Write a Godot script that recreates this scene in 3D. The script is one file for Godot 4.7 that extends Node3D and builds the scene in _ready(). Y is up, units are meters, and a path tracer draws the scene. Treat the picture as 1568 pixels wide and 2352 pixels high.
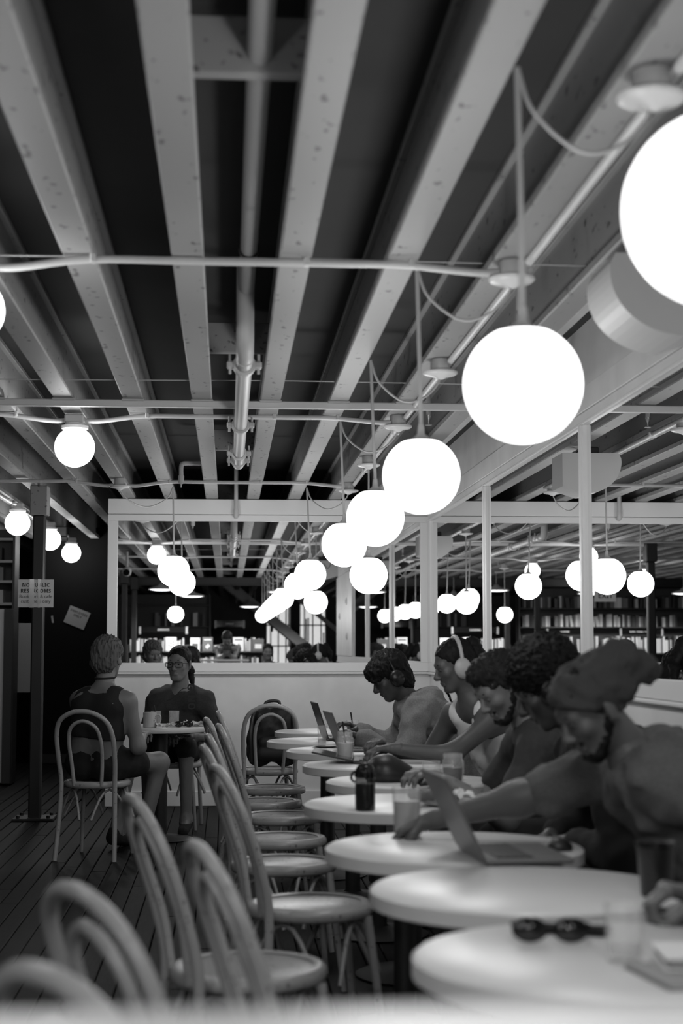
extends Node3D
# A cafe in a bookshop, black and white: mirrored walls, painted joists, globe lamps, a row of round tables.

class Geo:
	# collects triangles; faces are given counter-clockwise seen from outside
	var v := PackedVector3Array()
	var n := PackedVector3Array()
	var ix := PackedInt32Array()
	func tri(a: Vector3, b: Vector3, c: Vector3) -> void:
		var nn := (b - a).cross(c - a).normalized()
		var s := v.size()
		v.append(a); v.append(b); v.append(c)
		n.append(nn); n.append(nn); n.append(nn)
		ix.append(s); ix.append(s + 2); ix.append(s + 1)
	func quad(a: Vector3, b: Vector3, c: Vector3, d: Vector3) -> void:
		var nn := (c - a).cross(d - b).normalized()
		var s := v.size()
		v.append(a); v.append(b); v.append(c); v.append(d)
		for i in 4: n.append(nn)
		ix.append_array([s, s + 2, s + 1, s, s + 3, s + 2])
	func box(c: Vector3, size: Vector3, bev := 0.0, b := Basis()) -> Geo:
		var h := size / 2.0
		bev = minf(bev, minf(h.x, minf(h.y, h.z)) * 0.95)
		if bev <= 0.0:
			for ax in 3:
				for sg in [-1.0, 1.0]:
					var u := Vector3(); var w := Vector3(); var o := Vector3()
					o[ax] = sg * h[ax]
					u[(ax + 1) % 3] = h[(ax + 1) % 3] * sg
					w[(ax + 2) % 3] = h[(ax + 2) % 3]
					quad(c + b * (o - u - w), c + b * (o + u - w), c + b * (o + u + w), c + b * (o - u + w))
			return self
		var hi := h - Vector3(bev, bev, bev)
		for ax in 3:
			var a1 := (ax + 1) % 3
			var a2 := (ax + 2) % 3
			for sg in [-1.0, 1.0]:
				var u := Vector3(); var w := Vector3(); var o := Vector3()
				o[ax] = sg * h[ax]; u[a1] = hi[a1] * sg; w[a2] = hi[a2]
				quad(c + b * (o - u - w), c + b * (o + u - w), c + b * (o + u + w), c + b * (o - u + w))
			for s1 in [-1.0, 1.0]:
				for s2 in [-1.0, 1.0]:
					# edge along ax, between face a1 = s1 and face a2 = s2
					var p := Vector3(); var q := Vector3(); var l := Vector3()
					p[a1] = s1 * h[a1]; p[a2] = s2 * hi[a2]
					q[a1] = s1 * hi[a1]; q[a2] = s2 * h[a2]
					l[ax] = hi[ax] * s1 * s2
					quad(c + b * (p - l), c + b * (q - l), c + b * (q + l), c + b * (p + l))
		for sx in [-1.0, 1.0]:
			for sy in [-1.0, 1.0]:
				for sz in [-1.0, 1.0]:
					var a := Vector3(sx * h.x, sy * hi.y, sz * hi.z)
					var d := Vector3(sx * hi.x, sy * h.y, sz * hi.z)
					var e := Vector3(sx * hi.x, sy * hi.y, sz * h.z)
					if sx * sy * sz > 0: tri(c + b * a, c + b * d, c + b * e)
					else: tri(c + b * a, c + b * e, c + b * d)
		return self
	func grid(rows: int, cols: int, close_c: bool, p: PackedVector3Array, nn: PackedVector3Array) -> void:
		# rows x cols of points; the face order is row, then column
		var s := v.size()
		v.append_array(p); n.append_array(nn)
		var cc := cols if close_c else cols - 1
		for r in rows - 1:
			for k in cc:
				var a := s + r * cols + k
				var b := s + r * cols + (k + 1) % cols
				ix.append_array([a, b + cols, b, a, a + cols, b + cols])
	func tube(pts: Array, rad, sides := 8, closed := false, caps := true) -> Geo:
		var m := pts.size()
		var p := PackedVector3Array(); var q := PackedVector3Array()
		var up := Vector3()
		var tans := []
		for i in m:
			var a: Vector3 = pts[(i - 1 + m) % m] if closed else pts[maxi(i - 1, 0)]
			var b: Vector3 = pts[(i + 1) % m] if closed else pts[mini(i + 1, m - 1)]
			tans.append((b - a).normalized())
		var t0: Vector3 = tans[0]
		up = t0.cross(Vector3(0.31, 0.9, 0.22)).normalized()
		var rows := m + 1 if closed else m
		for i in rows:
			var t: Vector3 = tans[i % m]
			up = (up - t * up.dot(t)).normalized()
			var w := t.cross(up)
			var r: float = rad[i % m] if rad is Array else rad
			for k in sides:
				var an := TAU * k / sides
				var d := up * cos(an) + w * sin(an)
				p.append((pts[i % m] as Vector3) + d * r); q.append(d)
		# columns run counter-clockwise about t: rows along t
		grid(rows, sides, true, p, q)
		if caps and not closed:
			for e in [0, m - 1]:
				var t: Vector3 = tans[e]
				var c: Vector3 = pts[e]
				for k in sides:
					var a := p[e * sides + k]; var b := p[e * sides + (k + 1) % sides]
					if e == 0: tri(c, b, a)
					else: tri(c, a, b)
		return self
	func lathe(prof: Array, seg := 24, tr := Transform3D(), crease := 50.0) -> Geo:
		# prof: Vector2(radius, height), going so that the outside is on the left when walking up (bottom to top outside)
		var runs := []
		var cur := [prof[0]]
		for i in range(1, prof.size()):
			cur.append(prof[i])
			if i < prof.size() - 1:
				var d1: Vector2 = (prof[i] - prof[i - 1]).normalized()
				var d2: Vector2 = (prof[i + 1] - prof[i]).normalized()
				if absf(rad_to_deg(d1.angle_to(d2))) > crease:
					runs.append(cur); cur = [prof[i]]
		runs.append(cur)
		for run in runs:
			var p := PackedVector3Array(); var q := PackedVector3Array()
			for i in run.size():
				var d := Vector2()
				if i > 0: d += (run[i] - run[i - 1]).normalized()
				if i < run.size() - 1: d += (run[i + 1] - run[i]).normalized()
				var nr := Vector2(d.y, -d.x).normalized()
				for k in seg:
					var an := TAU * k / seg
					var c := cos(an); var s := -sin(an)
					p.append(tr * Vector3(run[i].x * c, run[i].y, run[i].x * s))
					q.append((tr.basis * Vector3(nr.x * c, nr.y, nr.x * s)).normalized())
			grid(run.size(), seg, true, p, q)
		return self
	func prism(poly: PackedVector2Array, depth: float, tr := Transform3D()) -> Geo:
		# polygon (counter-clockwise) in x, y; from z = -depth / 2 to depth / 2
		if Geometry2D.is_polygon_clockwise(poly): poly.reverse()
		var ids := Geometry2D.triangulate_polygon(poly)
		var z := Vector3(0, 0, depth / 2.0)
		for i in range(0, ids.size(), 3):
			var a := poly[ids[i]]; var b := poly[ids[i + 1]]; var c := poly[ids[i + 2]]
			if (b - a).cross(c - a) < 0:
				var t := b; b = c; c = t
			var A := Vector3(a.x, a.y, 0); var B := Vector3(b.x, b.y, 0); var C := Vector3(c.x, c.y, 0)
			tri(tr * (A + z), tr * (B + z), tr * (C + z))
			tri(tr * (A - z), tr * (C - z), tr * (B - z))
		var m := poly.size()
		for i in m:
			var a := Vector3(poly[i].x, poly[i].y, 0); var b := Vector3(poly[(i + 1) % m].x, poly[(i + 1) % m].y, 0)
			quad(tr * (a - z), tr * (b - z), tr * (b + z), tr * (a + z))
		return self
	func sheet(rows: int, cols: int, fn: Callable, thick := 0.002) -> Geo:
		# a thin sheet with two sides; fn(u, v) gives the point
		var p := []
		for r in rows:
			for c in cols: p.append(fn.call(c / float(cols - 1), r / float(rows - 1)))
		var nn := []
		for r in rows:
			for c in cols:
				var du: Vector3 = p[r * cols + mini(c + 1, cols - 1)] - p[r * cols + maxi(c - 1, 0)]
				var dv: Vector3 = p[mini(r + 1, rows - 1) * cols + c] - p[maxi(r - 1, 0) * cols + c]
				nn.append(du.cross(dv).normalized())
		var a := PackedVector3Array(); var an := PackedVector3Array(); var b := PackedVector3Array(); var bn := PackedVector3Array()
		for r in rows:
			for c in cols:
				var i := r * cols + c
				a.append(p[i] + nn[i] * thick / 2.0); an.append(nn[i])
				var j := r * cols + cols - 1 - c
				b.append(p[j] - nn[j] * thick / 2.0); bn.append(-nn[j])
		grid(rows, cols, false, a, an)
		grid(rows, cols, false, b, bn)
		return self
	func add(g: Geo, tr := Transform3D()) -> Geo:
		var s := v.size()
		var nb := tr.basis.inverse().transposed()
		var flip := tr.basis.determinant() < 0
		for i in g.v.size():
			v.append(tr * g.v[i]); n.append((nb * g.n[i]).normalized())
		for i in range(0, g.ix.size(), 3):
			if flip: ix.append_array([s + g.ix[i], s + g.ix[i + 2], s + g.ix[i + 1]])
			else: ix.append_array([s + g.ix[i], s + g.ix[i + 1], s + g.ix[i + 2]])
		return self
	func mesh() -> ArrayMesh:
		var a := []
		a.resize(Mesh.ARRAY_MAX)
		a[Mesh.ARRAY_VERTEX] = v; a[Mesh.ARRAY_NORMAL] = n; a[Mesh.ARRAY_INDEX] = ix
		var m := ArrayMesh.new()
		m.add_surface_from_arrays(Mesh.PRIMITIVE_TRIANGLES, a)
		return m

var M := {}
var used := {}
var rng := RandomNumberGenerator.new()

func V(x: float, y: float, z: float) -> Vector3: return Vector3(x, y, z)
func grey(x: float) -> Color: return Color(x, x, x).linear_to_srgb()
func lin(x: float) -> Color:
	return Color(x, x, x).linear_to_srgb()

func mat(called: String, albedo: float, rough := 0.6, opt := {}) -> StandardMaterial3D:
	var m := StandardMaterial3D.new()
	m.resource_name = called
	m.albedo_color = grey(albedo)
	m.roughness = rough
	m.metallic_specular = opt.get("spec", 0.5)
	m.metallic = opt.get("metal", 0.0)
	if opt.has("tex"):
		m.albedo_texture = opt.tex
		m.uv1_triplanar = true
		m.uv1_world_triplanar = opt.get("world", true)
		m.uv1_scale = opt.get("scale", Vector3.ONE)
	if opt.has("bump"):
		m.heightmap_enabled = true
		m.heightmap_texture = opt.bump
		m.heightmap_scale = opt.get("relief", 0.1)
		m.uv1_triplanar = true
		m.uv1_world_triplanar = opt.get("world", true)
		m.uv1_scale = opt.get("scale", Vector3.ONE)
	if opt.has("rough_tex"):
		m.roughness_texture = opt.rough_tex
		m.uv1_triplanar = true
		m.uv1_world_triplanar = opt.get("world", true)
		m.uv1_scale = opt.get("scale", Vector3.ONE)
	if opt.has("coat"):
		m.clearcoat_enabled = true
		m.clearcoat = opt.coat
		m.clearcoat_roughness = opt.get("coat_rough", 0.1)
	if opt.has("rim"):
		m.rim_enabled = true; m.rim = opt.rim; m.rim_tint = 0.5
	if opt.has("glow"):
		m.emission_enabled = true
		m.emission = Color.WHITE
		m.emission_energy_multiplier = opt.glow
	if opt.has("alpha"):
		m.transparency = BaseMaterial3D.TRANSPARENCY_ALPHA
		m.albedo_color.a = opt.alpha
	if opt.has("glass"):
		m.refraction_enabled = true
		m.refraction_scale = opt.glass
		m.albedo_color.a = opt.get("tint_alpha", 0.0)
	M[called] = m
	return m

func noise_tex(freq: float, lo: float, hi: float, octaves := 4, seed_ := 1, size := 512, curve := 0.0, kind := FastNoiseLite.TYPE_SIMPLEX_SMOOTH) -> NoiseTexture2D:
	var f := FastNoiseLite.new()
	f.noise_type = kind
	f.seed = seed_; f.frequency = freq; f.fractal_octaves = octaves
	var t := NoiseTexture2D.new()
	t.width = size; t.height = size; t.seamless = true; t.noise = f
	var g := Gradient.new()
	if curve > 0.0:
		g.offsets = PackedFloat32Array([0.0, curve, minf(curve + 0.12, 1.0), 1.0])
		g.colors = PackedColorArray([Color(lo, lo, lo), Color(lo, lo, lo), Color(hi, hi, hi), Color(hi, hi, hi)])
	else:
		g.offsets = PackedFloat32Array([0.0, 1.0])
		g.colors = PackedColorArray([Color(lo, lo, lo), Color(hi, hi, hi)])
	t.color_ramp = g
	return t

func numbered(called: String) -> String:
	var k: int = used.get(called, 0)
	used[called] = k + 1
	return called if k == 0 else "%s_%03d" % [called, k]

func tag(o: Node3D, label: String, category: String, group := "", kind := "") -> Node3D:
	if label: o.set_meta("label", label)
	if category: o.set_meta("category", category)
	if group: o.set_meta("group", group)
	if kind: o.set_meta("kind", kind)
	return o

func thing(called: String, label: String, category: String, at := Vector3.ZERO, turn := 0.0, group := "") -> Node3D:
	var o := Node3D.new()
	o.name = numbered(called)
	add_child(o)
	o.position = at
	o.rotation.y = turn
	return tag(o, label, category, group)

func part(called: String, what, m: Material, parent: Node3D, at := Transform3D()) -> MeshInstance3D:
	# a mesh of its own under its thing
	var o := MeshInstance3D.new()
	o.name = called
	o.mesh = what.mesh() if what is Geo else what
	o.material_override = m
	parent.add_child(o, true)
	o.transform = at
	return o

func solo(called: String, what, m: Material, label: String, category: String, group := "", at := Transform3D()) -> MeshInstance3D:
	# a thing that is one mesh
	var o := part(numbered(called), what, m, self, at)
	tag(o, label, category, group)
	return o

func struct(called: String, what, m: Material, label := "") -> MeshInstance3D:
	var o := part(called, what, m, self)
	o.set_meta("kind", "structure")
	if label: o.set_meta("label", label)
	return o

func holder(called: String, label := "", at := Vector3.ZERO) -> Node3D:
	# a piece of the setting that is made of parts
	var o := Node3D.new()
	o.name = called
	add_child(o)
	o.position = at
	o.set_meta("kind", "structure")
	if label: o.set_meta("label", label)
	return o

func copy(root: Node3D, called: String, label: String, at: Vector3, turn := 0.0, group := "") -> Node3D:
	var r: Node3D = root.duplicate()
	r.name = numbered(called)
	add_child(r)
	r.position = at
	r.rotation.y = turn
	if label: r.set_meta("label", label)
	if group: r.set_meta("group", group)
	return r

func T(at: Vector3, b := Basis()) -> Transform3D: return Transform3D(b, at)
func RY(a: float) -> Basis: return Basis(Vector3.UP, deg_to_rad(a))
func RX(a: float) -> Basis: return Basis(Vector3.RIGHT, deg_to_rad(a))
func RZ(a: float) -> Basis: return Basis(Vector3.BACK, deg_to_rad(a))

func spline(pts: Array, per := 6, closed := false) -> Array:
	# Catmull-Rom through the points
	var out := []
	var m := pts.size()
	var last := m if closed else m - 1
	for i in last:
		var p0: Vector3 = pts[(i - 1 + m) % m] if closed or i > 0 else pts[0] * 2.0 - pts[1]
		var p1: Vector3 = pts[i]
		var p2: Vector3 = pts[(i + 1) % m]
		var p3: Vector3 = pts[(i + 2) % m] if closed or i < m - 2 else pts[m - 1] * 2.0 - pts[m - 2]
		for k in per:
			out.append(p1.cubic_interpolate(p2, p0, p3, k / float(per)))
	if not closed: out.append(pts[m - 1])
	return out

func text(called: String, words: String, height: float, m: Material, parent: Node3D, at: Transform3D, bold := false, serif := false, thick := 0.001) -> MeshInstance3D:
	var f := SystemFont.new()
	f.font_names = PackedStringArray(["Droid Serif" if serif else "Droid Sans"])
	f.font_weight = 700 if bold else 400
	var t := TextMesh.new()
	t.font = f
	t.text = words
	t.font_size = 32
	t.pixel_size = height / 23.0
	t.depth = thick
	return part(called, t, m, parent, at)

func _ready() -> void:
	rng.seed = 20
	view_and_light()
	materials()
	room()
	lamps()
	ceiling_services()
	furniture()
	on_the_tables()
	people()
	bookshop()

func view_and_light() -> void:
	var cam := Camera3D.new()
	cam.name = "camera"
	add_child(cam)
	var lens := CameraAttributesPhysical.new()
	lens.frustum_focal_length = 36.735
	lens.frustum_focus_distance = 9.6
	lens.exposure_aperture = 1.9
	lens.frustum_near = 0.05
	lens.frustum_far = 200.0
	cam.attributes = lens
	cam.position = V(0, 1.27, 0)
	cam.rotation_degrees = V(4.937, -4.163, 0)
	cam.current = true
	var we := WorldEnvironment.new()
	we.name = "air"
	var e := Environment.new()
	e.background_mode = Environment.BG_COLOR
	e.background_color = grey(0.9)
	e.tonemap_mode = Environment.TONE_MAPPER_LINEAR
	e.tonemap_exposure = 1.1
	e.sdfgi_enabled = true
	e.ssao_enabled = true
	e.ssil_enabled = true
	we.environment = e
	add_child(we)

const LAMP_POWER := 0.19
const GLOW := 4.0

func materials() -> void:
	var wear := noise_tex(0.02, 0.6, 1.0, 4, 3, 512, 0.1)
	var soft := noise_tex(0.006, 0.93, 1.0, 4, 5)
	var grain := noise_tex(0.02, 0.45, 1.0, 5, 8)
	var lump := noise_tex(0.03, 0.0, 1.0, 3, 9)
	mat("painted_joist", 0.35, 0.55, {"tex": wear, "scale": V(1.6, 1.6, 0.8)})
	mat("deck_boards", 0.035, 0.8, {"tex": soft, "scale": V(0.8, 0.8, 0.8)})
	mat("painted_wall", 0.8, 0.5, {"tex": soft, "scale": V(0.7, 0.7, 0.7)})
	mat("painted_trim", 0.8, 0.4)
	mat("dark_wall", 0.007, 0.85, {"spec": 0.25})
	mat("shop_wall", 0.16, 0.8, {"tex": soft})
	mat("plank", 0.011, 0.6, {"spec": 0.3, "tex": grain, "scale": V(9.0, 9.0, 0.6), "world": true})
	mat("plank_pale", 0.016, 0.6, {"spec": 0.3, "tex": grain, "scale": V(7.0, 7.0, 0.5), "world": true})
	mat("plank_dark", 0.008, 0.6, {"spec": 0.3, "tex": grain, "scale": V(11.0, 11.0, 0.7), "world": true})
	mat("subfloor", 0.012, 0.9)
	mat("mirror", 0.86, 0.0, {"metal": 1.0})
	mat("pipe_paint", 0.55, 0.45)
	mat("conduit_paint", 0.68, 0.38)
	mat("black_steel", 0.022, 0.45)
	mat("bare_steel", 0.45, 0.3, {"metal": 1.0})
	mat("paper", 0.75, 0.8)
	mat("ink", 0.02, 0.7)
	mat("tape", 0.7, 0.12, {"alpha": 0.35})
	mat("globe_glass", 0.9, 0.15, {"glow": GLOW})
	mat("porcelain", 0.8, 0.15)
	mat("cord", 0.5, 0.5)
	mat("tabletop", 0.62, 0.32, {"spec": 0.5})
	mat("tabletop_edge", 0.62, 0.35)
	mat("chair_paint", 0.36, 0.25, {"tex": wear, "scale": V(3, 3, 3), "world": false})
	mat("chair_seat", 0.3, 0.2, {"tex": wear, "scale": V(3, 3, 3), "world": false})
	mat("iron", 0.02, 0.5)
	mat("window_glass", 0.9, 0.02, {"alpha": 0.1})
	mat("screen_glass", 0.01, 0.08)

func slab(x0: float, x1: float, y0: float, y1: float, z0: float, z1: float, bev := 0.0) -> Geo:
	return Geo.new().box(V((x0 + x1) / 2, (y0 + y1) / 2, (z0 + z1) / 2), V(absf(x1 - x0), absf(y1 - y0), absf(z1 - z0)), bev)

const X_RIGHT := 1.65
const Z_BACK := -12.8
const JOIST_Y := 2.48
const JOIST_STEP := 0.336

func room() -> void:
	# floor: a dark base and narrow boards running towards the back
	var fl := holder("floor", "dark worn wooden floor of narrow boards")
	part("base", slab(-9.2, 5.2, -0.12, -0.03, -20.2, 12.2), M.subfloor, fl)
	var boards := []
	for k in 4:
		boards.append([2.1, 2.7, 3.3, 3.9][k])
	var shapes := []
	for l in boards: shapes.append(Geo.new().box(V(0, -0.015, 0), V(0.0845, 0.03, l - 0.006), 0.004).mesh())
	var pms := [M.plank, M.plank_pale, M.plank_dark, M.plank]
	for c in 46:
		var x := -2.5 + c * 0.089
		if x > 1.6: break
		var z := -0.6 + rng.randf() * 1.5
		while z > -13.5:
			var k := rng.randi() % 4
			var l: float = boards[k]
			part("plank", shapes[k], pms[rng.randi() % 4], fl, T(V(x, rng.randf_range(-0.002, 0.0), z - l / 2)))
			z -= l
	var rest := Geo.new()
	var xx := -9.0
	while xx < 5.1:
		for seg in [[-20.1, -13.2], [-13.2, -6.0], [-6.0, 2.5], [2.5, 12.1]]:
			if xx > -2.55 and xx < 1.62 and seg[0] > -14.0 and seg[1] < 2.6 : continue
			rest.box(V(xx, -0.02, (seg[0] + seg[1]) / 2), V(0.0845, 0.02, seg[1] - seg[0] - 0.005))
		xx += 0.089
	part("far_planks", rest, M.plank, fl).set_meta("kind", "stuff")
	# ceiling: deck and joists
	var ce := holder("ceiling", "open ceiling of white painted joists under a dark deck")
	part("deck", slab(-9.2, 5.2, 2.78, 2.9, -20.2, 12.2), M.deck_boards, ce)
	# each joist is an I-section: a thick lower flange, a thin web set back from it, an upper flange at the deck
	var jm := Geo.new().box(V(0, 0.0175, 0), V(0.1, 0.035, 32.2), 0.005).box(V(0, 0.15, 0), V(0.016, 0.24, 32.2)).box(V(0, 0.285, 0), V(0.06, 0.026, 32.2), 0.004).mesh()
	for k in range(-24, 15):
		if k == 4: continue        # here stands the mirrored wall
		part("joist", jm, M.painted_joist, ce, T(V(0.2065 + JOIST_STEP * k, JOIST_Y, -4.0)))
	var bm := Geo.new().box(V(0, 0, 0), V(JOIST_STEP - 0.018, 0.14, 0.045), 0.004).mesh()
	for z in [-14.2, -10.65, -7.1, -3.6, -0.1, 3.4]:
		part("blocking", bm, M.painted_joist, ce, T(V(0.2065 - JOIST_STEP * 0.5, 2.68, z)))
	# back wall: lower panel, sill, frame posts, head board, mirror
	var wb := holder("wall_back", "white painted wall panel below the framed mirror")
	part("panel", slab(-0.965, 1.75, 0.0, 1.05, Z_BACK - 0.16, Z_BACK - 0.01), M.painted_wall, wb)
	part("core", slab(-0.955, 1.75, 1.05, 2.475, Z_BACK - 0.16, Z_BACK - 0.03), M.painted_wall, wb)
	part("head_board", slab(-0.968, 1.655, 2.352, 2.475, Z_BACK - 0.03, Z_BACK + 0.018, 0.003), M.painted_trim, wb)
	part("head_casing", slab(-0.968, 1.655, 2.296, 2.348, Z_BACK - 0.03, Z_BACK + 0.012, 0.003), M.painted_trim, wb)
	part("sill", slab(-0.968, 1.655, 1.072, 1.146, Z_BACK - 0.03, Z_BACK + 0.016, 0.004), M.painted_trim, wb)
	part("sill_moulding", slab(-0.968, 1.655, 1.052, 1.07, Z_BACK - 0.03, Z_BACK + 0.026, 0.005), M.painted_trim, wb)
	part("post", slab(-0.968, -0.888, 1.146, 2.296, Z_BACK - 0.03, Z_BACK + 0.012, 0.003), M.painted_trim, wb)
	part("post", slab(1.582, 1.655, 1.146, 2.296, Z_BACK - 0.03, Z_BACK + 0.012, 0.003), M.painted_trim, wb)
	part("baseboard", slab(-0.968, 1.65, 0.0, 0.12, Z_BACK - 0.02, Z_BACK + 0.012, 0.004), M.painted_trim, wb)
	solo("wall_mirror", slab(-0.888, 1.582, 1.146, 2.296, Z_BACK - 0.028, Z_BACK - 0.006), M.mirror, "wide mirror in the white frame of the back wall", "mirror")
	# right wall: the same, with mirrors between slim uprights
	var wr := holder("wall_right", "white painted wall below and above the long row of mirrors")
	part("panel", slab(1.66, 1.8, 0.0, 1.05, Z_BACK, -2.2), M.painted_wall, wr)
	part("core", slab(1.68, 1.8, 1.05, 2.475, Z_BACK, -2.2), M.painted_wall, wr)
	part("upper_wall", slab(1.66, 1.8, 2.475, 2.78, Z_BACK, -2.2), M.painted_wall, wr)
	part("ledger", slab(1.5, 1.545, 2.71, 2.78, Z_BACK, -2.2, 0.004), M.painted_wall, wr)
	part("head_board", slab(1.64, 1.68, 2.362, 2.475, Z_BACK, -2.2, 0.003), M.painted_wall, wr)
	part("head_casing", slab(1.646, 1.68, 2.314, 2.36, Z_BACK, -2.2, 0.003), M.painted_wall, wr)
	part("head_trim", slab(1.632, 1.68, 2.298, 2.313, Z_BACK + 0.012, -5.05, 0.003), M.painted_trim, wr)
	part("sill", slab(1.64, 1.68, 1.072, 1.15, Z_BACK, -2.2, 0.004), M.painted_trim, wr)
	part("sill_moulding", slab(1.626, 1.68, 1.052, 1.07, Z_BACK, -2.2, 0.005), M.painted_trim, wr)
	part("post", slab(1.638, 1.68, 1.15, 2.3, Z_BACK + 0.012, Z_BACK + 0.16, 0.003), M.painted_trim, wr)
	for z in [-9.91, -7.135]:
		part("mullion", slab(1.634, 1.68, 1.15, 2.3, z - 0.05, z + 0.05, 0.006), M.painted_trim, wr)
		part("mullion_bead", slab(1.626, 1.64, 1.15, 2.3, z - 0.022, z + 0.022, 0.004), M.painted_trim, wr)
	part("end_panel", slab(1.628, 1.68, 1.15, 2.3, -5.05, -2.2, 0.006), M.painted_wall, wr)
	for q in [[1.9, -4.2], [1.42, -4.3], [1.72, -2.9]]:
		part("bolt", Geo.new().lathe([Vector2(0, 0), Vector2(0.05, 0), Vector2(0.05, 0.006), Vector2(0.03, 0.012), Vector2(0.026, 0.02), Vector2(0, 0.022)], 14, T(V(1.628, q[0], q[1]), RZ(90))), M.pipe_paint, wr)
	var spans := [[Z_BACK + 0.16, -9.955, "mirror in the corner where the two mirrored walls meet"], [-9.865, -7.18, "middle mirror of the right wall between two slim uprights"], [-7.09, -5.05, "mirror of the right wall beside the bolted end panel"]]
	for s in spans:
		solo("wall_mirror", slab(1.652, 1.672, 1.15, 2.298, s[0], s[1]), M.mirror, s[2], "mirror")
	# the rest of the shell, mostly seen in the mirrors
	struct("wall_left", slab(-9.3, -9.0, -0.12, 2.8, -20.2, 12.2), M.shop_wall, "dark wall of the shop")
	struct("wall_far", slab(-9.2, 5.2, -0.12, 2.8, -20.4, -20.0), M.dark_wall, "black wall at the end of the passage")
	struct("wall_side", slab(5.0, 5.2, -0.12, 2.8, -2.2, 12.2), M.shop_wall, "dark wall of the shop entrance")
	struct("wall_return", slab(1.66, 5.2, 0.0, 2.8, -2.2, -2.0), M.dark_wall, "dark end of the mirrored wall")
	struct("wall_void", slab(1.8, 5.2, 0.0, 2.8, -20.2, -2.2), M.dark_wall, "black closed space behind the mirrored wall")
	# black partition in the passage with a skirting
	var wp := holder("wall_passage", "black painted partition at the end of the passage")
	part("panel", slab(-2.05, 1.6, 0.0, 2.6, -17.75, -17.6), M.dark_wall, wp)
	part("skirting", slab(-2.05, 1.6, 0.0, 0.1, -17.6, -17.58), M.iron, wp)
	# front wall far behind the camera with windows to the street
	var wf := holder("wall_front", "shop front wall with tall windows to the street")
	part("lower_wall", slab(-9.2, 5.2, -0.12, 0.8, 12.0, 12.2), M.shop_wall, wf)
	part("upper_wall", slab(-9.2, 5.2, 2.3, 2.8, 12.0, 12.2), M.shop_wall, wf)
	var edges := [-9.2, 0.95, 1.5, 1.75, 2.35, 5.2]
	for i in range(0, edges.size(), 2):
		part("pier", slab(edges[i], edges[i + 1], 0.8, 2.3, 12.0, 12.2), M.shop_wall, wf)
	for i in range(1, edges.size() - 1, 2):
		var x0: float = edges[i]; var x1: float = edges[i + 1]
		var w := holder("window_%d" % ((i + 1) / 2), "tall window with thin dark glazing bars")
		part("pane", slab(x0, x1, 0.8, 2.3, 12.08, 12.086), M.window_glass, w)
		for k in 3:
			var xm := lerpf(x0, x1, (k + 0.5) / 3.0)
			part("glazing_bar", slab(xm - 0.015, xm + 0.015, 0.8, 2.3, 12.05, 12.08), M.black_steel, w)
		for k in 3:
			var ym := 0.8 + 0.5 * k
			part("glazing_bar", slab(x0, x1, ym - 0.015, ym + 0.015, 12.045, 12.075), M.black_steel, w)

func globe_shape(r: float, cut: float) -> Geo:
	# a ball with the top cut flat, as a glass shade
	var prof := []
	var top := acos(cut)
	for i in 25:
		var a := lerpf(PI, top, i / 24.0)
		prof.append(Vector2(maxf(r * sin(a), 0.0004), r * cos(a)))
	prof.append(Vector2(r * 0.24, r * cut * 1.005))
	return Geo.new().lathe(prof, 36, Transform3D(), 30)

func bulb(parent: Node3D, at: Vector3, r: float, power: float) -> void:
	var l := OmniLight3D.new()
	l.name = "lamp_light"
	l.light_energy = power
	l.light_size = r * 0.95
	l.omni_range = 30.0
	l.omni_attenuation = 2.0
	l.shadow_enabled = true
	parent.add_child(l, true)
	l.position = at

var pendant_globe: ArrayMesh
var ceiling_globe: ArrayMesh
var canopy_mesh: ArrayMesh
var box_mesh: ArrayMesh

func canopy(parent: Node3D, at: Vector3) -> void:
	part("canopy_box", box_mesh, M.pipe_paint, parent, T(at))
	part("canopy", canopy_mesh, M.porcelain, parent, T(at))

func pendant(at: Vector3, hook: Vector3, from: Vector3, label: String, power := LAMP_POWER) -> void:
	# globe on a cord: hook in a joist above, the cord swags over to its ceiling canopy
	var t := thing("pendant_lamp", label, "pendant lamp", at, 0, "white globe pendant lamps over the cafe")
	var r := 0.12
	part("globe", pendant_globe, M.globe_glass, t)
	part("shade_holder", Geo.new().lathe([Vector2(0.045, 0.1), Vector2(0.05, 0.108), Vector2(0.03, 0.115), Vector2(0.012, 0.13), Vector2(0.009, 0.16), Vector2(0.0, 0.165)], 16), M.pipe_paint, t)
	bulb(t, Vector3.ZERO, r, power)
	var h := hook - at
	var c := from - at
	if c.distance_to(h) < 0.05:
		part("cord", Geo.new().tube([V(0, 0.15, 0), c], 0.006, 6), M.cord, t)
	else:
		part("cord", Geo.new().tube([V(0, 0.15, 0), h * 0.5 + V(0.002, 0, 0), h], 0.0065, 6), M.cord, t)
		var low := minf(h.y, c.y) - 0.14
		var sw := spline([h, h.lerp(c, 0.12) + V(0, -0.09, 0), h.lerp(c, 0.45) + V(0, low - lerpf(h.y, c.y, 0.45), 0), h.lerp(c, 0.75) + V(0, (low + 0.015) - lerpf(h.y, c.y, 0.75), 0), h.lerp(c, 0.97) + V(0, -0.06, 0), c], 6)
		part("swag_cord", Geo.new().tube(sw, 0.005, 6), M.cord, t)
	canopy(t, c)

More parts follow.
